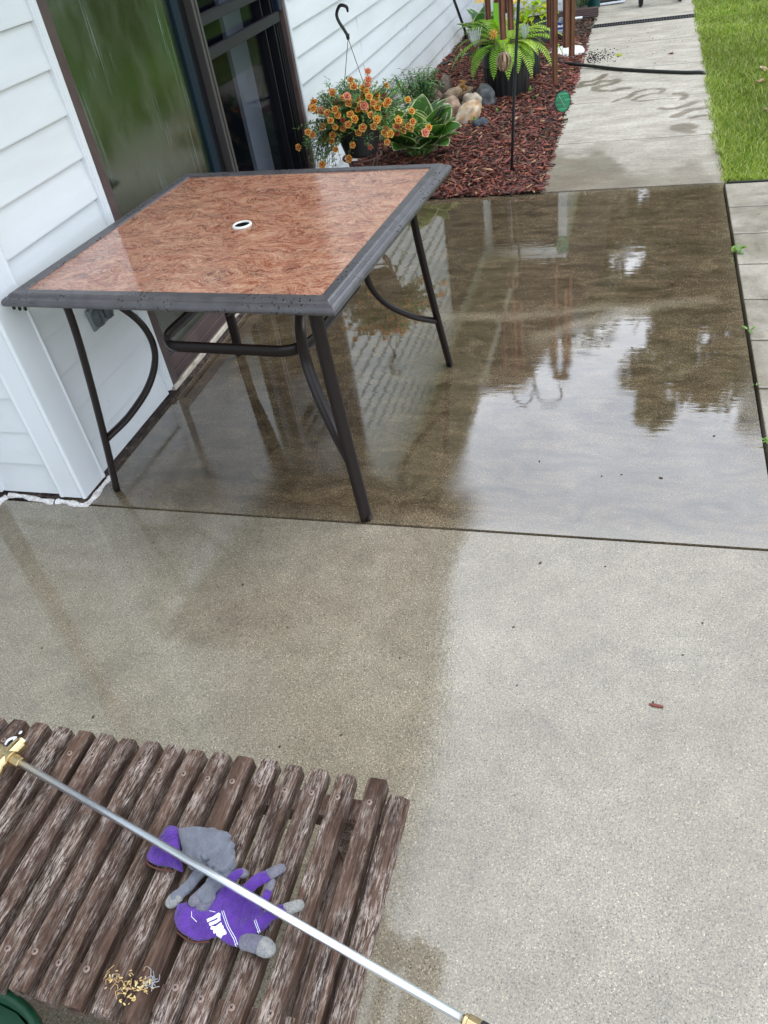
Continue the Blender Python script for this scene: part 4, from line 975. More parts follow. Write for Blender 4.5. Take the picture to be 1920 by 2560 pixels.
rock(-1.25,5.52,.05,.040,.036,.035,.0,(.55,.52,.47),(.65,.62,.58),'small white stone peeking out behind the hosta',10)
# curled dry leaf on the pile
mb = MB(); r = random.Random(4)
for k in range(8): leaf(mb, (-1.205+r.uniform(-.01,.01), 6.02+r.uniform(-.01,.01), .14+.008*k), r.uniform(0,6.28), R_(r.uniform(20,80)), .05, .045, 1.5, .6, (.42,.25,.12), None, 5, .5, r.uniform(-.8,.8))
tag(mb.build('dead_leaf', lm, colors=True), 'curled dry tan leaf caught on top of the rock pile', 'dead leaf')

# ---- herb in a grey pot
pot = empty('herb_pot', (-1.50,5.92,.02), 'small bushy mint like herb in a shallow grey pot against the wall', 'potted plant')
pm = mat('grey_pot', (.20,.20,.205), .55)
mb = MB(); mb.lathe([(.085,0),(.105,.075),(.118,.078),(.120,.098),(.110,.098),(.106,.085)], 40); mb.build('pot', pm, pot, smooth=False)
mb = MB(); mb.lathe([(.107,.080),(.06,.086),(.001,.088)], 32); mb.build('potting_soil', soil, pot, smooth=True)
def herb(parent, n, R0, H0, c, seed, ls=.026):
    r = random.Random(seed); mb = MB()
    for k in range(n):
        a = r.uniform(0,6.28); rr = R0*math.sqrt(r.random()); bx, by = rr*.55*math.cos(a), rr*.55*math.sin(a); tx, ty = rr*1.25*math.cos(a), rr*1.25*math.sin(a); h = H0*r.uniform(.6,1.)
        P = smooth_curve([(bx,by,.085),((bx+tx)/2,(by+ty)/2,.085+h*.55),(tx,ty,.085+h)], 6); mb.tube(P, .0016, 4, c=(.10,.14,.05), cap=False)
        for i in range(3, len(P)):
            for q in (0, 2): 
                aa = i*1.57+q*1.57+r.uniform(-.3,.3); leaf(mb, P[i], aa, R_(r.uniform(5,45)), ls*r.uniform(.8,1.3), ls*.6, .8, .2, tuple(x*r.uniform(.7,1.3) for x in c), None, 3)
    return mb.build('foliage', lm, parent, colors=True)
herb(pot, 60, .135, .23, (.13,.25,.09), 8, .032)

# ================================================================== HANGING BASKET ON AN IRON STAND
iron = mat('rusty_iron', (.085,.040,.032), .45, .3)
BX, BY = -1.385, 4.14
std = empty('plant_stand', (BX, BY, 0), 'low brown scrolled iron plant stand carrying the orange flower basket', 'plant stand')
mb = MB()
for k in range(4):
    a = math.pi/4+k*math.pi/2+.35; ca, sa = math.cos(a), math.sin(a); pr = [(.10,.335),(.09,.28),(.03,.20),(.05,.12),(.13,.05),(.15,.005)]
    mb.tube(smooth_curve([(ca*q_, sa*q_, z_) for q_, z_ in pr], 6), .008, 8)
for rr_, zz_ in ((.10,.315),(.115,.06)): mb.tube([(rr_*math.cos(2*math.pi*i/32), rr_*math.sin(2*math.pi*i/32), zz_) for i in range(33)], .006, 8, cap=False)
mb.build('frame', iron, std, smooth=True)
bk = empty('flower_basket', (BX, BY, .325), 'black hanging basket of orange double flowers with its plastic hook standing up', 'flower basket')
bp = mat('black_pot', (.010,.010,.011), .45)
mb = MB(); mb.lathe([(.001,0),(.075,.0),(.085,.01),(.118,.125),(.128,.130),(.128,.142),(.116,.142),(.112,.12),(.001,.115)], 40); mb.build('pot', bp, bk, smooth=False)
# hook and three wires
def rel(x, y, z): return (x-BX, y-BY, z-.325)
mb = MB(); hx = -1.372; P = smooth_curve([rel(hx+.004,BY,.862),rel(hx-.012,BY,.892),rel(hx-.030,BY,.925),rel(hx-.034,BY,.955),rel(hx-.012,BY,.985),rel(hx+.018,BY,.978),rel(hx+.022,BY,.955)], 8)
mb.tube(P, [.0075]*(len(P)-6)+[.007,.0065,.006,.0055,.005,.004], 10); mb.tube([rel(hx+.004,BY,.868),rel(hx+.004,BY,.845)], [.010,.007], 10); mb.build('hook', bp, bk, smooth=True)
for wx, wy, wz in ((-.105,.055,.14),(-.062,-.098,.14),(.110,-.01,.14)):
    mb = MB(); mb.tube([(hx+.004-BX, 0, .850-.325), (wx, wy, wz)], .0016, 5); mb.build('wire', bp, bk)
r = random.Random(14); mb = MB()
fol = (.17,.30,.10)
tips = []
for k in range(400):
    a = r.uniform(0,6.28); el = R_(r.uniform(-5,88)); L0 = r.uniform(.14,.30); d = Vector((math.cos(a)*math.cos(el), math.sin(a)*math.cos(el), math.sin(el)))
    s0 = Vector((.09*math.cos(a)*r.random(), .09*math.sin(a)*r.random(), .125))
    horiz = min(L0*1.08, (.30 if math.cos(a) > -.7 else .265)); e = s0+Vector((d.x*horiz*.95, d.y*horiz*.85, d.z*L0*.80)); e.z -= (1-math.sin(el))*.10*r.random()*(.5 if math.cos(a) > .2 else 1.6)
    m_ = s0.lerp(e, .5)+Vector((0,0,.03)); P = smooth_curve([s0, m_, e], 5); mb.tube(P, .0011, 4, c=(.09,.13,.05), cap=False); tips.append((e, a))
    for i in range(2, len(P)):
        for q in range(3): leaf(mb, P[i]+Vector((r.uniform(-.006,.006),)*3), r.uniform(0,6.28), R_(r.uniform(-10,60)), r.uniform(.016,.030), .0105, .6, .2, tuple(x*r.uniform(.6,1.35) for x in fol), None, 3)
# trailing stems at the left
for k in range(26):
    x = r.uniform(-.26,-.10); y = r.uniform(-.12,.04); e = Vector((x, y, r.uniform(-.075,.06))); s0 = Vector((-.10, y*.6, .13)); P = smooth_curve([s0, s0.lerp(e,.5)+Vector((-.02,0,.04)), e], 5); mb.tube(P, .0011, 4, c=(.09,.13,.05), cap=False); tips.append((e, math.pi))
    for i in range(2, len(P)):
        for q in range(3): leaf(mb, P[i], r.uniform(0,6.28), R_(r.uniform(-30,50)), r.uniform(.014,.026), .008, .6, .2, tuple(x_*r.uniform(.6,1.35) for x_ in fol), None, 3)
mb.build('foliage', lm, bk, colors=True)
flm = leaf_mat('petal', .5, .25)
def flower_mesh(seed, outer, rim, inner, R0=.0150):
    r = random.Random(seed); mb = MB()
    for ring, (rr, zz, c) in enumerate(((R0,.0,outer),(R0*.66,.003,rim),(R0*.50,.0045,outer),(R0*.26,.007,rim))):
        n = 20; vs = [(0,0,zz-.004)]; cs = [rim]
        for i in range(n):
            a = 2*math.pi*i/n; q = rr*(1+.10*math.cos(5*a+ring)+.05*r.uniform(-1,1)); vs.append((q*math.cos(a), q*math.sin(a), zz+.0015*math.sin(7*a)+r.uniform(-.0006,.0006))); cs.append(tuple(x*r.uniform(.85,1.1) for x in c))
        mb.addc(vs, [(0, 1+i, 1+(i+1)%n) for i in range(n)], cs)
    mb.lathe([(.0008,-.014),(.0022,-.008),(R0*.45,-.001)], 8, c=(.45,.14,.09)); return mb
fmesh = [flower_mesh(1,(.90,.58,.10),(.50,.06,.025),(.88,.45,.06)), flower_mesh(2,(.88,.50,.12),(.42,.05,.025),(.88,.55,.10)), flower_mesh(3,(.80,.42,.25),(.62,.12,.07),(.80,.36,.14),.0162), flower_mesh(4,(.42,.12,.075),(.30,.05,.03),(.5,.2,.08),.012)]
fme = []
camp = Vector((0,0,1.5))-Vector((BX,BY,.325))
cand = sorted(tips, key=lambda t: -(t[0].normalized().dot(camp.normalized())+r.uniform(-.55,.55)))
for k, (e, a) in enumerate(cand[:98]):
    kind = 3 if r.random() < .12 else r.choice([0,0,1,1,2])
    if kind >= len(fme) or True:
        key = 'fm%d' % kind
        if key not in bpy.data.meshes:
            o = fmesh[kind].build('flower', flm, bk, colors=True); o.data.name = key
        else:
            o = bpy.data.objects.new('flower', bpy.data.meshes[key]); col.objects.link(o); o.parent = bk
    dirv = (Vector(e)*.55/max(.01,Vector(e).length)+camp.normalized()*.75+Vector((r.uniform(-.4,.4),r.uniform(-.4,.4),r.uniform(-.2,.3)))).normalized()
    o.location = Vector(e)+dirv*.014; o.rotation_euler = dirv.to_track_quat('Z','Y').to_euler(); s_ = r.uniform(1.0,1.35); o.scale = (s_,s_,s_)

# ================================================================== BLACK TUBS, FERN, ORNAMENTS
tubk = mat('black_tub', (.010,.010,.011), .42)
def tub(x, y, r0, r1, h, label):
    t = empty('planter_tub', (x, y, .02), label, 'planter', 'black plastic tubs in the bed')
    mb = MB(); n = 96; prof = [(r0,0,0),(r0+(r1-r0)*.55,h*.60,1),(r1*.965,h*.62,0),(r1*.985,h*.90,0),(r1*1.06,h*.91,0),(r1*1.07,h*.975,0),(r1*1.05,h,0),(r1*.98,h,0),(r1*.95,h*.9,0)]; vs = []
    for k, (q, z, rb) in enumerate(prof):
        for j in range(n):
            a = 2*math.pi*j/n; qq = q*(1+(.012 if (j//2)%2 else -.006)*(1 if k < 2 else 0)); vs.append((qq*math.cos(a), qq*math.sin(a), z))
    mb.add(vs, [(i*n+j, i*n+(j+1)%n, (i+1)*n+(j+1)%n, (i+1)*n+j) for i in range(len(prof)-1) for j in range(n)]); mb.build('tub', tubk, t)
    mb = MB(); mb.lathe([(r1*.96,h*.91),(.001,h*.93)], 32); mb.build('potting_soil', soil, t); return t
t1 = tub(-.955, 6.37, .150, .178, .345, 'large ribbed black tub holding the bright green fern')
t2 = tub(-.900, 6.86, .120, .135, .33, 'second black tub standing behind the fern tub')
fm = leaf_mat('fern_leaf', .42, .4)
def frond(mb, b, a, L0, el, droop, c, r, pw=.045):
    d = Vector((math.cos(a)*math.cos(el), math.sin(a)*math.cos(el), math.sin(el))); p = Vector(b); n = 24; P = [p.copy()]; D = [d.copy()]
    for i in range(n):
        d = (d+Vector((0,0,-droop/n*(.4+1.2*i/n)))).normalized(); p = p+d*L0/n; P.append(p.copy()); D.append(d.copy())
    mb.tube(P, .0016, 4, c=(.20,.22,.06), cap=False)
    for i in range(3, n):
        t = i/n; w_ = pw*(math.sin(math.pi*min(1, t*.93+.09))**.7)
        side = D[i].cross(Vector((0,0,1))); side = side.normalized() if side.length > .05 else Vector((1,0,0))
        for s_ in (-1, 1):
            dd_ = (side*s_+D[i]*.35+Vector((0,0,-.12))).normalized(); hw = D[i]*L0/n*.36; q = P[i]; tip = q+dd_*w_
            f = r.uniform(.85,1.15); cc = tuple(x*f for x in c)
            mb.addc([q-hw*.9, q+hw*.9, q+dd_*w_*.6+hw*.8, tip, q+dd_*w_*.6-hw*.8], [(0,1,2,3,4)], [cc]*5)
r = random.Random(31); mb = MB()
for k in range(40):
    a = k*2.39996+r.uniform(-.2,.2); el = R_(r.uniform(10,70)); L0 = r.uniform(.24,.40); f = r.random()
    c = (.34+.20*f,.58+.12*f,.05+.07*f) if math.cos(a-.2) > -.35 else (.16+.12*f,.38+.12*f,.03)
    frond(mb, (.05*math.cos(a), .05*math.sin(a), .33), a, L0, el, r.uniform(1.3,2.6), c, r, r.uniform(.034,.05))
# a few long ones reaching over the rim as in the bed
for a, L0, el, dr_, c in ((R_(185),.40,.7,2.6,(.20,.45,.03)),(R_(200),.42,.5,2.4,(.24,.50,.04)),(R_(228),.34,.5,3.0,(.20,.46,.03)),(R_(262),.36,.5,3.2,(.24,.52,.04)),(R_(280),.40,.55,3.2,(.34,.60,.06)),(R_(293),.33,.5,3.1,(.34,.60,.06)),(R_(318),.30,.5,3.0,(.30,.58,.05)),(R_(-8),.42,.6,2.5,(.40,.62,.08)),(R_(8),.46,.6,2.2,(.44,.64,.10)),(R_(-25),.38,.4,2.4,(.36,.58,.06))):
    frond(mb, (.07*math.cos(a), .07*math.sin(a), .33), a, L0, el, dr_, c, r, .052)
mb.build('fern_fronds', fm, t1, colors=True)
# gold starburst stake
gold = mat('gold_paint', (.62,.36,.08), .35, .5)
sb = empty('starburst_ornament', (-.998,6.12,.465), 'gold starburst garden ornament above the fern', 'garden ornament')
mb = MB()
for k in range(26):
    a = k*2.39996; zz = 1-2*(k+.5)/26; q = math.sqrt(1-zz*zz); d = Vector((q*math.cos(a), zz, q*math.sin(a))); t_ = d.orthogonal().normalized(); u_ = d.cross(t_); b = d*.012
    mb.add([b+t_*.006, b+u_*.006, b-t_*.006, b-u_*.006, d*.044], [(0,1,4),(1,2,4),(2,3,4),(3,0,4)])
mb.sphere((0,0,0), .014, 12, 8); mb.build('star', gold, sb)
mb = MB(); mb.tube([(0,.01,-.01),(.0,.06,-.28)], .003, 6); mb.build('stake', iron, sb)
wire_m = mat('silver_wire', (.62,.66,.64), .3, .6)
def whisk(x, y, z, R0, H0, label):
    e = empty('wire_ornament', (x, y, z), label, 'garden ornament', 'wire ball ornaments'); r = random.Random(int(x*1000)); mb = MB()
    for k in range(30):
        a = k*2.4; q = R0*math.sqrt((k+.5)/30); P = smooth_curve([(0,0,-H0*.6),(q*.7*math.cos(a), q*.7*math.sin(a), -H0*.1),(q*math.cos(a), q*math.sin(a), H0*.5+r.uniform(-.01,.01))], 4); mb.tube(P, .0014, 4)
    mb.build('wires', wire_m, e); mb = MB(); mb.tube([(0,0,-H0*.6),(0,0,-z+.02)], .003, 6); mb.build('stake', iron, e)
whisk(-1.150, 6.25, .435, .052, .10, 'silver wire bloom ornament left of the gold starburst')
whisk(-.812, 6.30, .425, .036, .08, 'smaller clear wire bloom ornament right of the gold starburst')
mb = MB(); mb.box(-1.037,-1.001,6.40,6.406,.30,.62); tag(mb.build('green_plant_label', mat('lime_plastic', (.20,.46,.03), .4)), 'upright lime green plastic strip standing in the fern', 'plant label')
mb = MB(); mb.tube([(-1.0,6.5,.0),(-.99,6.5,1.2)], .016, 12); tag(mb.build('black_post', tubk, smooth=True), 'dark round post standing behind the gold starburst', 'post')
yl = leaf_mat('yellow_petal', .5, .3)
def bloom(x, y, z, s_, label, seed, n=9):
    r = random.Random(seed); mb = MB(); mb.tube([(x,y,.05),(x,y,z)], .003, 5, c=(.1,.2,.04))
    for k in range(n): leaf(mb, (x,y,z), k*6.28/n, R_(28), s_, s_*.42, .7, .3, (.72,.50,.10), (.78,.62,.25), 6, .8)
    tag(mb.build('yellow_bloom', yl, colors=True), label, 'flower', 'large yellow blooms')
bloom(-1.135,6.6,.585,.085,'large yellow bloom at the top left of the fern',3); bloom(-.925,6.62,.555,.08,'large yellow bloom behind the left wind chime',5)
# coleus in a charcoal planter
cl = empty('coleus_planter', (-.945,8.02,.10), 'chartreuse leafy plant in a charcoal rectangular planter', 'potted plant')
cm = mat('charcoal_planter', (.035,.040,.045), .5)
mb = MB(); Mx = Matrix.Rotation(R_(12), 4, 'Z'); prof = [(.80,-.08),(.92,.08),(1.0,.085),(1.0,.135),(.95,.135),(.90,.10)]; vs = []
for k_, z_ in prof:
    for x_, y_ in ((-.13,-.09),(.13,-.09),(.13,.09),(-.13,.09)): vs.append(Mx @ Vector((x_*k_, y_*k_, z_)))
mb.add(vs, [(i*4+j, i*4+(j+1)%4, (i+1)*4+(j+1)%4, (i+1)*4+j) for i in range(5) for j in range(4)]+[(0,3,2,1)]); mb.build('planter', cm, cl, bevel=.006)
mb = MB(); r = random.Random(9)
for k in range(150):
    a = r.uniform(0,6.28); q = .17*math.sqrt(r.random()); h = .12+.22*r.random()*(1-q*2.5); leaf(mb, (q*math.cos(a)-.01, q*.7*math.sin(a), h), a+r.uniform(-.6,.6), R_(r.uniform(0,50)), r.uniform(.05,.085), .04, 1.1, .25, tuple(x*r.uniform(.75,1.15) for x in (.50,.66,.03)), None, 5)
mb.build('foliage', fm, cl, colors=True)
# grey step stool with blue boxes
stl = empty('step_stool', (-.75,8.08,.02), 'small grey plastic step stool behind the right wind chime', 'stool'); sg = mat('stool_grey', (.30,.31,.32), .5)
mb = MB(); mb.box(-.10,.08,-.08,.10,.075,.10); mb.build('seat', sg, stl, bevel=.004)
for x_ in (-.09,.07):
    for y_ in (-.07,.09): mb = MB(); mb.box(x_-.008,x_+.008,y_-.008,y_+.008,0,.075); mb.build('leg', sg, stl)
bb = vcol_mat('printed_box', .4, .3, 45)
def boxy(x0,x1,y0,y1,z0,z1,c,label,cc=(.8,.82,.85)):
    mb = MB(); mb.box(x0,x1,y0,y1,z0,z1,c=c); mb.box(x0-.001,x1+.001,y0-.001,y1+.001,z0+(z1-z0)*.3,z0+(z1-z0)*.62,c=cc); mb.sphere(((x0+x1)/2,y0-.001,(z0+z1)*.47+.02),(.012,.002,.010),8,6,c=(.04,.05,.12))
    tag(mb.build('box', bb, colors=True), label, 'box', 'small boxes on the stool')
boxy(-.83,-.765,8.04,8.12,.122,.20,(.04,.25,.55),'light blue box at the left on the step stool',(.10,.45,.75)); boxy(-.755,-.70,8.03,8.10,.122,.175,(.02,.05,.28),'dark blue box with a white band on the step stool')
mb = MB(); mb.lathe([(.04,0),(.045,.10),(.038,.105),(.001,.11)], 20, center=(-.725,8.30,.06)); tag(mb.build('glass_jar', mat('jar', (.45,.45,.46), .15, .6), smooth=True), 'shiny glass jar standing behind the step stool', 'jar')
# white stepping stone
wst = mat('white_stone', (.74,.73,.70), .6); g = N(wst); g.col(g.ramp(g.noise(g.pos(), 45, 5, .7), [(.34, (.08,.06,.05)), (.42, (.68,.67,.63)), (.7, (.80,.79,.76))]))
mb = MB(); mb.lathe([(.15,0),(.155,.02),(.14,.04),(.08,.047),(.001,.048)], 40, center=(-.645,7.58,.012)); tag(mb.build('stepping_stone', wst, smooth=True), 'white round stepping stone speckled with mulch under the right wind chime', 'stepping stone')
# teal pot
tpm = mat('teal_glaze', (.012,.075,.075), .3)
mb = MB(); mb.lathe([(.060,0),(.075,.14),(.083,.145),(.085,.17),(.076,.17)], 32, center=(-.545,9.66,.0)); tag(mb.build('teal_pot', tpm, smooth=True), 'dark teal glazed pot standing at the far end of the bed', 'pot')
mb = MB(); mb.lathe([(.09,0),(.12,.2),(.125,.24)], 32, center=(-.60,9.95,.0)); tag(mb.build('teal_pot', tpm, smooth=True), 'larger dark teal pot behind the small teal pot', 'pot')
# brown downspout extension lying on the bed
dsx = mat('brown_downspout', (.075,.045,.042), .45)
mb = MB(); X0_, X1_ = -.98, -.465
for y_, z_, h_ in ((9.0,.03,.075),):
    n = 8; pr = [(0,0)]
    pts = [(8.985,.028)]+[(8.985-(.004 if i % 2 else 0),.030+.07*i/9) for i in range(10)]+[(8.99,.103),(9.06,.103),(9.065,.028)]
    k = len(pts); mb.add([(X0_, a, b) for a, b in pts]+[(X1_, a, b) for a, b in pts], [(i, (i+1)%k, k+(i+1)%k, k+i) for i in range(k)]+[tuple(range(k))])
dso = mb.build('downspout_extension', dsx); tag(dso, 'brown ribbed downspout extension lying across the far end of the bed', 'downspout')
mb = MB(); mb.tube([(-.80,8.93,.045),(-.605,8.90,.050)], .011, 12); tag(mb.build('white_pipe', trim_w, smooth=True), 'short white pipe lying against the brown downspout extension', 'pipe')
mb = MB(); mb.box(-1.03,-.80,8.45,8.56,.262,.285); 
for x_ in (-1.02,-.83): mb.box(x_,x_+.015,8.46,8.55,.03,.262)
tag(mb.build('garden_shelf', sg), 'low pale grey shelf standing behind the chartreuse plant', 'shelf')
# black drain hose over the bed and walkway
hs = mat('black_hose', (.010,.012,.011), .38)
mb = MB(); P = smooth_curve([(-1.69,7.45,.05),(-1.637,7.553,.05),(-1.466,7.773,.055),(-1.15,7.62,.06),(-.785,7.233,.052),(-.555,7.113,.035),(-.42,7.05,.022),(-.155,6.852,.016),(.236,6.616,.016),(.385,6.555,.014),(.44,6.53,-.03)], 10)
mb.tube(P, .0120, 12); tag(mb.build('drain_hose', hs, smooth=True), 'black drain hose crossing the mulch and the walkway', 'hose')
# channel drain
cdn = empty('channel_drain', (-.045,8.667,0), 'black plastic channel drain grate set across the walkway', 'drain')
mb = MB(); mb.box(-.50,.50,-.064,-.050,-.06,.010); mb.box(-.50,.50,.050,.064,-.06,.010); mb.box(-.52,.50,-.06,.06,-.07,-.055); mb.build('channel', edg, cdn)
gg = mat('grate_plastic', (.035,.038,.042), .5)
mb = MB()
for k in range(42): mb.box(-.49+.0235*k,-.482+.0235*k,-.05,.05,-.008,.008)
for y_ in (-.018,.014): mb.box(-.49,.49,y_,y_+.006,-.006,.0075)
mb.build('grate', gg, cdn)

# ================================================================== SHEPHERD HOOKS AND WIND CHIMES
pk = mat('black_pole', (.014,.015,.018), .4)
mb = MB(); P = [(-.690,4.60,-.05),(-.655,4.60,.45),(-.618,4.60,.86),(-.585,4.60,1.30)]; mb.tube(P, .0078, 10)
for s_, xe in ((-1,-.72),(1,-.415)):
    x0 = -.582; mb.tube(smooth_curve([(x0,4.6,1.30),(x0+s_*.02,4.6,1.42),((x0+xe)/2,4.6,1.50),(xe-s_*.0,4.6,1.44),(xe,4.6,1.36),(xe-s_*.02,4.6,1.345)], 8), .006, 8)
tag(mb.build('shepherd_hook', pk, smooth=True), 'tall black double shepherd hook pole standing in the mulch', 'garden hook')
mb = MB(); mb.tube([(-1.66,8.55,.0),(-1.64,8.45,.12),(-1.592,7.8,.465),(-1.50,6.9,.95)], .012, 10); tag(mb.build('leaning_rod', pk, smooth=True), 'thin black rod leaning against the far house wall', 'rod')
cop = mat('copper_tube', (.20,.085,.055), .30, .65); g = N(cop)
g.col(g.mix(g.ramp(g.noise(g.map(g.pos(), (1,1,.25)), 40, 4), [(.35, 0.), (.7, 1.)]), (.15,.055,.038), (.26,.12,.075)))
bron = mat('bronze_ribbon', (.30,.20,.13), .35, .5)
def chime(x, y, tubes, label):
    e = empty('wind_chime', (x, y, 1.27), label, 'wind chime', 'wind chimes on the double hook')
    mb = MB(); mb.lathe([(.001,.012),(.052,.008),(.060,0),(.055,-.010),(.001,-.012)], 32); mb.build('top_plate', cop, e, smooth=True)
    mb = MB()
    for a in (0, 2.09, 4.19): mb.tube([(.05*math.cos(a), .05*math.sin(a), 0), (0,0,.085)], .0012, 4)
    mb.build('hanging_cord', pk, e)
    for (tx, ty, tz, rr_) in tubes:
        mb = MB(); mb.tube([(tx-x, ty-y, -.07), (tx-x, ty-y, tz-1.27)], rr_, 20, cap=False); mb.tube([(tx-x, ty-y, -.07), (tx-x, ty-y, tz-1.27)], rr_*.9, 20, cap=True); mb.tube([(tx-x, ty-y, tz-1.262), (tx-x, ty-y, tz-1.27-.0005)], rr_*1.03, 20, cap=False)
        mb.tube([((tx-x)*.8, (ty-y)*.8, -.01), (tx-x, ty-y, -.07)], .0012, 4); mb.build('chime_tube', cop, e, smooth=True)
    return e
c1 = chime(-.705, 4.60, [(-.772,4.60,.790,.0150),(-.694,4.545,.705,.0165),(-.660,4.59,.735,.0155),(-.735,4.655,.85,.0150),(-.690,4.66,.80,.0145)], 'left copper wind chime with a twisted bronze ribbon hanging below')
mb = MB(); mb.tube([(.01,-.02,-.01),(.005,-.02,-.61)], .0012, 4)
for k in range(5):
    a0 = k*math.pi/5; n = 18
    vs = []
    for i in range(n+1):
        t = i/n; a = 2*math.pi*t; q = .040*(1-.0*t); c_, s_ = math.cos(a), math.sin(a)
        p = Vector((q*s_*math.cos(a0), q*s_*math.sin(a0), .046*c_)); wv_ = Vector((-math.sin(a0), math.cos(a0), 0))*.006
        vs += [p-wv_, p+wv_]
    mb.add([(v[0]+.005, v[1]-.02, v[2]-.672) for v in vs], [(2*i, 2*i+1, 2*i+3, 2*i+2) for i in range(n)])
mb.build('ribbon_spinner', bron, c1)
c2 = chime(-.412, 4.60, [(-.470,4.60,.728,.0150),(-.440,4.55,.482,.0150),(-.385,4.56,.638,.0160),(-.362,4.61,.588,.0150),(-.46,4.65,.63,.0130)], 'right copper wind chime with a green glass disc hanging below')
mb = MB(); mb.tube([(.007,-.005,-.01),(.007,-.005,-.83)], .0010, 4); mb.build('cord', pk, c2)
gd = mat('green_glass', (.008,.20,.075), .12, ior=1.6); g = N(gd); gs = g.noise(g.map(g.obj(), (6, 6, 40), (0,.5,0)), 2.2, 4); g.col(g.ramp(gs, [(.35, (.004,.10,.04)), (.55, (.010,.26,.10)), (.72, (.10,.42,.26))]))
dsc = MB(); Mx = Matrix.Translation((.007,-.005,-.887)) @ Matrix.Rotation(R_(8),4,'Z') @ Matrix.Rotation(R_(90),4,'X') @ Matrix.Scale(1.32,4,(0,1,0))
dsc.lathe([(.001,.003),(.037,.003),(.0385,0),(.037,-.003),(.001,-.003)], 40, M=Mx); dsc.build('glass_disc', gd, c2, smooth=False)
mb = MB(); mb.tube([Mx @ Vector((.0392*math.cos(2*math.pi*i/40), .0392*math.sin(2*math.pi*i/40), 0)) for i in range(41)], .0020, 6, cap=False); mb.build('disc_rim', pk, c2)
mb = MB(); mb.tube([Mx @ Vector((-.020,.024,.0035)), Mx @ Vector((.012,-.020,.0035))], .0007, 4); mb.build('glass_streak', mat('pale_streak', (.55,.65,.40), .4), c2)

# ================================================================== ROLLATOR AT THE FAR END
rt = empty('rollator', (0,9.6,0), 'black wheeled walker standing on the walkway, only its wheels in view', 'wheeled walker')
rub = mat('tyre_rubber', (.012,.012,.012), .6)
for (x_, y_, R1) in ((-.086,-.20,.098),(.278,-.14,.095),(-.255,.25,.095),(.20,.33,.095)):
    wh_ = bpy.data.objects.new('wheel', None); col.objects.link(wh_); wh_.parent = rt; wh_.location = (x_, y_, R1+.004); wh_.rotation_euler = (0,0,R_(8))
    mb = MB(); Mx = Matrix.Rotation(R_(90),4,'Y'); mb.lathe([(R1-.022,-.012),(R1-.006,-.014),(R1,-.006),(R1,.006),(R1-.006,.014),(R1-.022,.012),(R1-.022,-.012)], 40, M=Mx); mb.build('tyre', rub, wh_, smooth=True)
    mb = MB(); mb.lathe([(.012,-.014),(.016,-.012),(.016,.012),(.012,.014)], 16, M=Mx, cap=True)
    for k in range(5): a = k*2*math.pi/5; mb.tube([(0,.014*math.cos(a),.014*math.sin(a)),(0,(R1-.02)*math.cos(a),(R1-.02)*math.sin(a))], .007, 6)
    mb.build('rim', gg, wh_)
mb = MB()
for x_ in (-.09,.27): mb.tube([(x_+.02,-.18,.10),(x_+.02,-.16,.23),(x_+.02,.0,.60),(x_+.02,.14,.92),(x_+.02,.30,.94)], .012, 8); mb.tube([(x_+.02,.02,.62),(x_-.05 if x_<0 else x_,.30,.10)], .012, 8)
mb.tube([(-.07,0,.55),(.29,0,.55)], .012, 8); mb.build('frame', dark_m, rt, smooth=True)
mb = MB(); mb.box(-.06,.28,-.10,.16,.545,.575); mb.build('seat', rub, rt, bevel=.01)
mb = MB(); Mx = Matrix.Translation((-.38,9.78,.03)) @ Matrix.Rotation(R_(8),4,'Z'); mb.box(-.14,.13,-.10,.10,-.02,.0, M=Mx); a = mb.build('boot_tray', mat('white_tray', (.65,.68,.72), .4), bevel=.008); tag(a, 'white edged dark tray lying on the walkway beside the walker', 'tray')
mb = MB(); mb.box(-.13,.10,-.085,.09,.001,.022, M=Mx); a2 = mb.build('mat_pad', rub, a, bevel=.008)

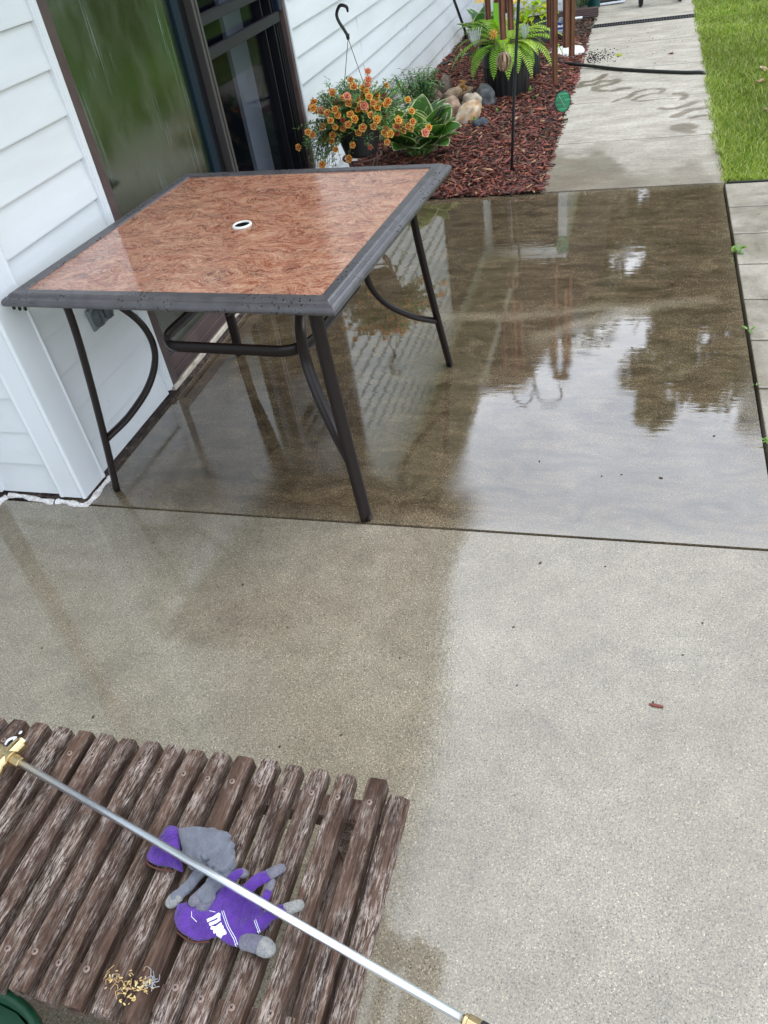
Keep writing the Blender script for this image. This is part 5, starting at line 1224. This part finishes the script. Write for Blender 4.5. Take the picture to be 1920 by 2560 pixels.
# ================================================================== TREES AND HEDGE BEYOND (seen mirrored in the wet slab and the door)
bark_m = mat('bark', (.06,.045,.035), .9); g = N(bark_m); g.nrm(g.bump(g.noise(g.map(g.pos(), (8,8,1.5)), 3, 5), .8, .03))
tl = leaf_mat('tree_leaf', .5, .25)
def tree(name, x, y, h, R0, base, n, seed, label, c=(.030,.065,.016), card=.16, squash=1.0, holes=.0):
    t = empty(name, (x, y, 0), label, 'tree', 'trees beyond the lawn'); r = random.Random(seed)
    mb = MB(); top = Vector((0,0,h*.8)); mb.tube(smooth_curve([(0,0,-.1),(R0*.05,0,h*.25),(0,R0*.05,h*.55),top], 5), [.04*h*.55*(1-.045*i) for i in range(16)], 10)
    limbs = []
    for k in range(9):
        a = k*2.4; z0 = base+(h-base)*.6*k/9; e = Vector((math.cos(a)*R0*.7, math.sin(a)*R0*.7, z0+(h-z0)*.45)); mb.tube(smooth_curve([(0,0,z0*.9),(e.x*.45,e.y*.45,z0+(e.z-z0)*.4),e], 5), [.06*(1-.08*i) for i in range(11)], 6); limbs.append(e)
    mb.build('trunk', bark_m, t, smooth=True)
    rg = np.random.default_rng(seed); K = 46
    cc = []
    for k in range(K):
        d = rg.normal(size=3); d /= np.linalg.norm(d); q = rg.random()**.45; cz = (h+base)/2
        cc.append((d[0]*R0*q*.82, d[1]*R0*q*.82, cz+d[2]*(h-base)/2*q*.85, R0*rg.uniform(.20,.36), rg.uniform(.65,1.3)))
    cc = np.array(cc); ki = rg.integers(0, K, n); d = rg.normal(size=(n,3)); d /= np.linalg.norm(d, axis=1)[:, None]; q = rg.random(n)**.4
    P = cc[ki,:3]+d*(cc[ki,3]*q)[:, None]*np.array([1,1,.8]); a = rg.normal(size=(n,3)); a /= np.linalg.norm(a,axis=1)[:,None]; b = np.cross(a, rg.normal(size=(n,3))); b /= np.linalg.norm(b,axis=1)[:,None]
    s1 = (card*rg.uniform(.5,1.2,n))[:,None]; V = np.stack([P-a*s1, P+b*s1*.45, P+a*s1, P-b*s1*.45],1).reshape(-1,3); Fq = np.arange(4*n).reshape(-1,4)
    me = bpy.data.meshes.new('crown'); me.vertices.add(4*n); me.vertices.foreach_set('co', V.astype(np.float32).ravel()); me.loops.add(4*n); me.loops.foreach_set('vertex_index', Fq.astype(np.int32).ravel()); me.polygons.add(n); me.polygons.foreach_set('loop_start', np.arange(0,4*n,4,dtype=np.int32)); me.update(calc_edges=True)
    C = np.ones((n,4,4),np.float32); C[:,:,:3] = (np.array(c)[None]*(cc[ki,4]*rg.uniform(.7,1.3,n))[:,None])[:,None,:]
    at = me.color_attributes.new('Col','FLOAT_COLOR','POINT'); at.data.foreach_set('color', C.ravel()); me.materials.append(tl)
    o = bpy.data.objects.new('crown', me); col.objects.link(o); o.parent = t
def pol(az, d): return d*math.sin(R_(az)), d*math.cos(R_(az))
def T(az, d, el, R0, base, n, seed, label, **k):
    x, y = pol(az, d); tree('leafy_tree', x, y, (d-2.2)*math.tan(R_(el)), R0, base, n, seed, label, **k)
T(4.6, 16, 36.5, 1.75, 2.0, 9000, 1, 'tall dense tree mirrored at the right of the wet slab')
T(9.5, 17, 35, 2.2, 1.6, 6000, 2, 'looser tree mirrored near the right edge of the slab', card=.14)
T(-2.0, 22, 29.3, 3.1, .6, 12000, 3, 'wide low tree mirrored in the middle of the slab')
T(-9.5, 24, 30.5, 3.2, .6, 12000, 4, 'dark tree mirrored behind the wind chimes')
T(16, 19, 30, 2.8, 1.5, 7000, 5, 'round tree past the right end of the lawn')
T(28, 22, 24, 3.4, 1.2, 8000, 6, 'broad tree facing the patio door, farther left')
T(42, 24, 26, 3.8, 1.2, 8000, 7, 'broad tree facing the patio door, in the middle')
T(58, 21, 25, 3.4, 1.2, 8000, 8, 'broad tree facing the patio door, farther right')
T(76, 24, 22, 3.8, 1.2, 7000, 9, 'broad tree straight across from the house wall')
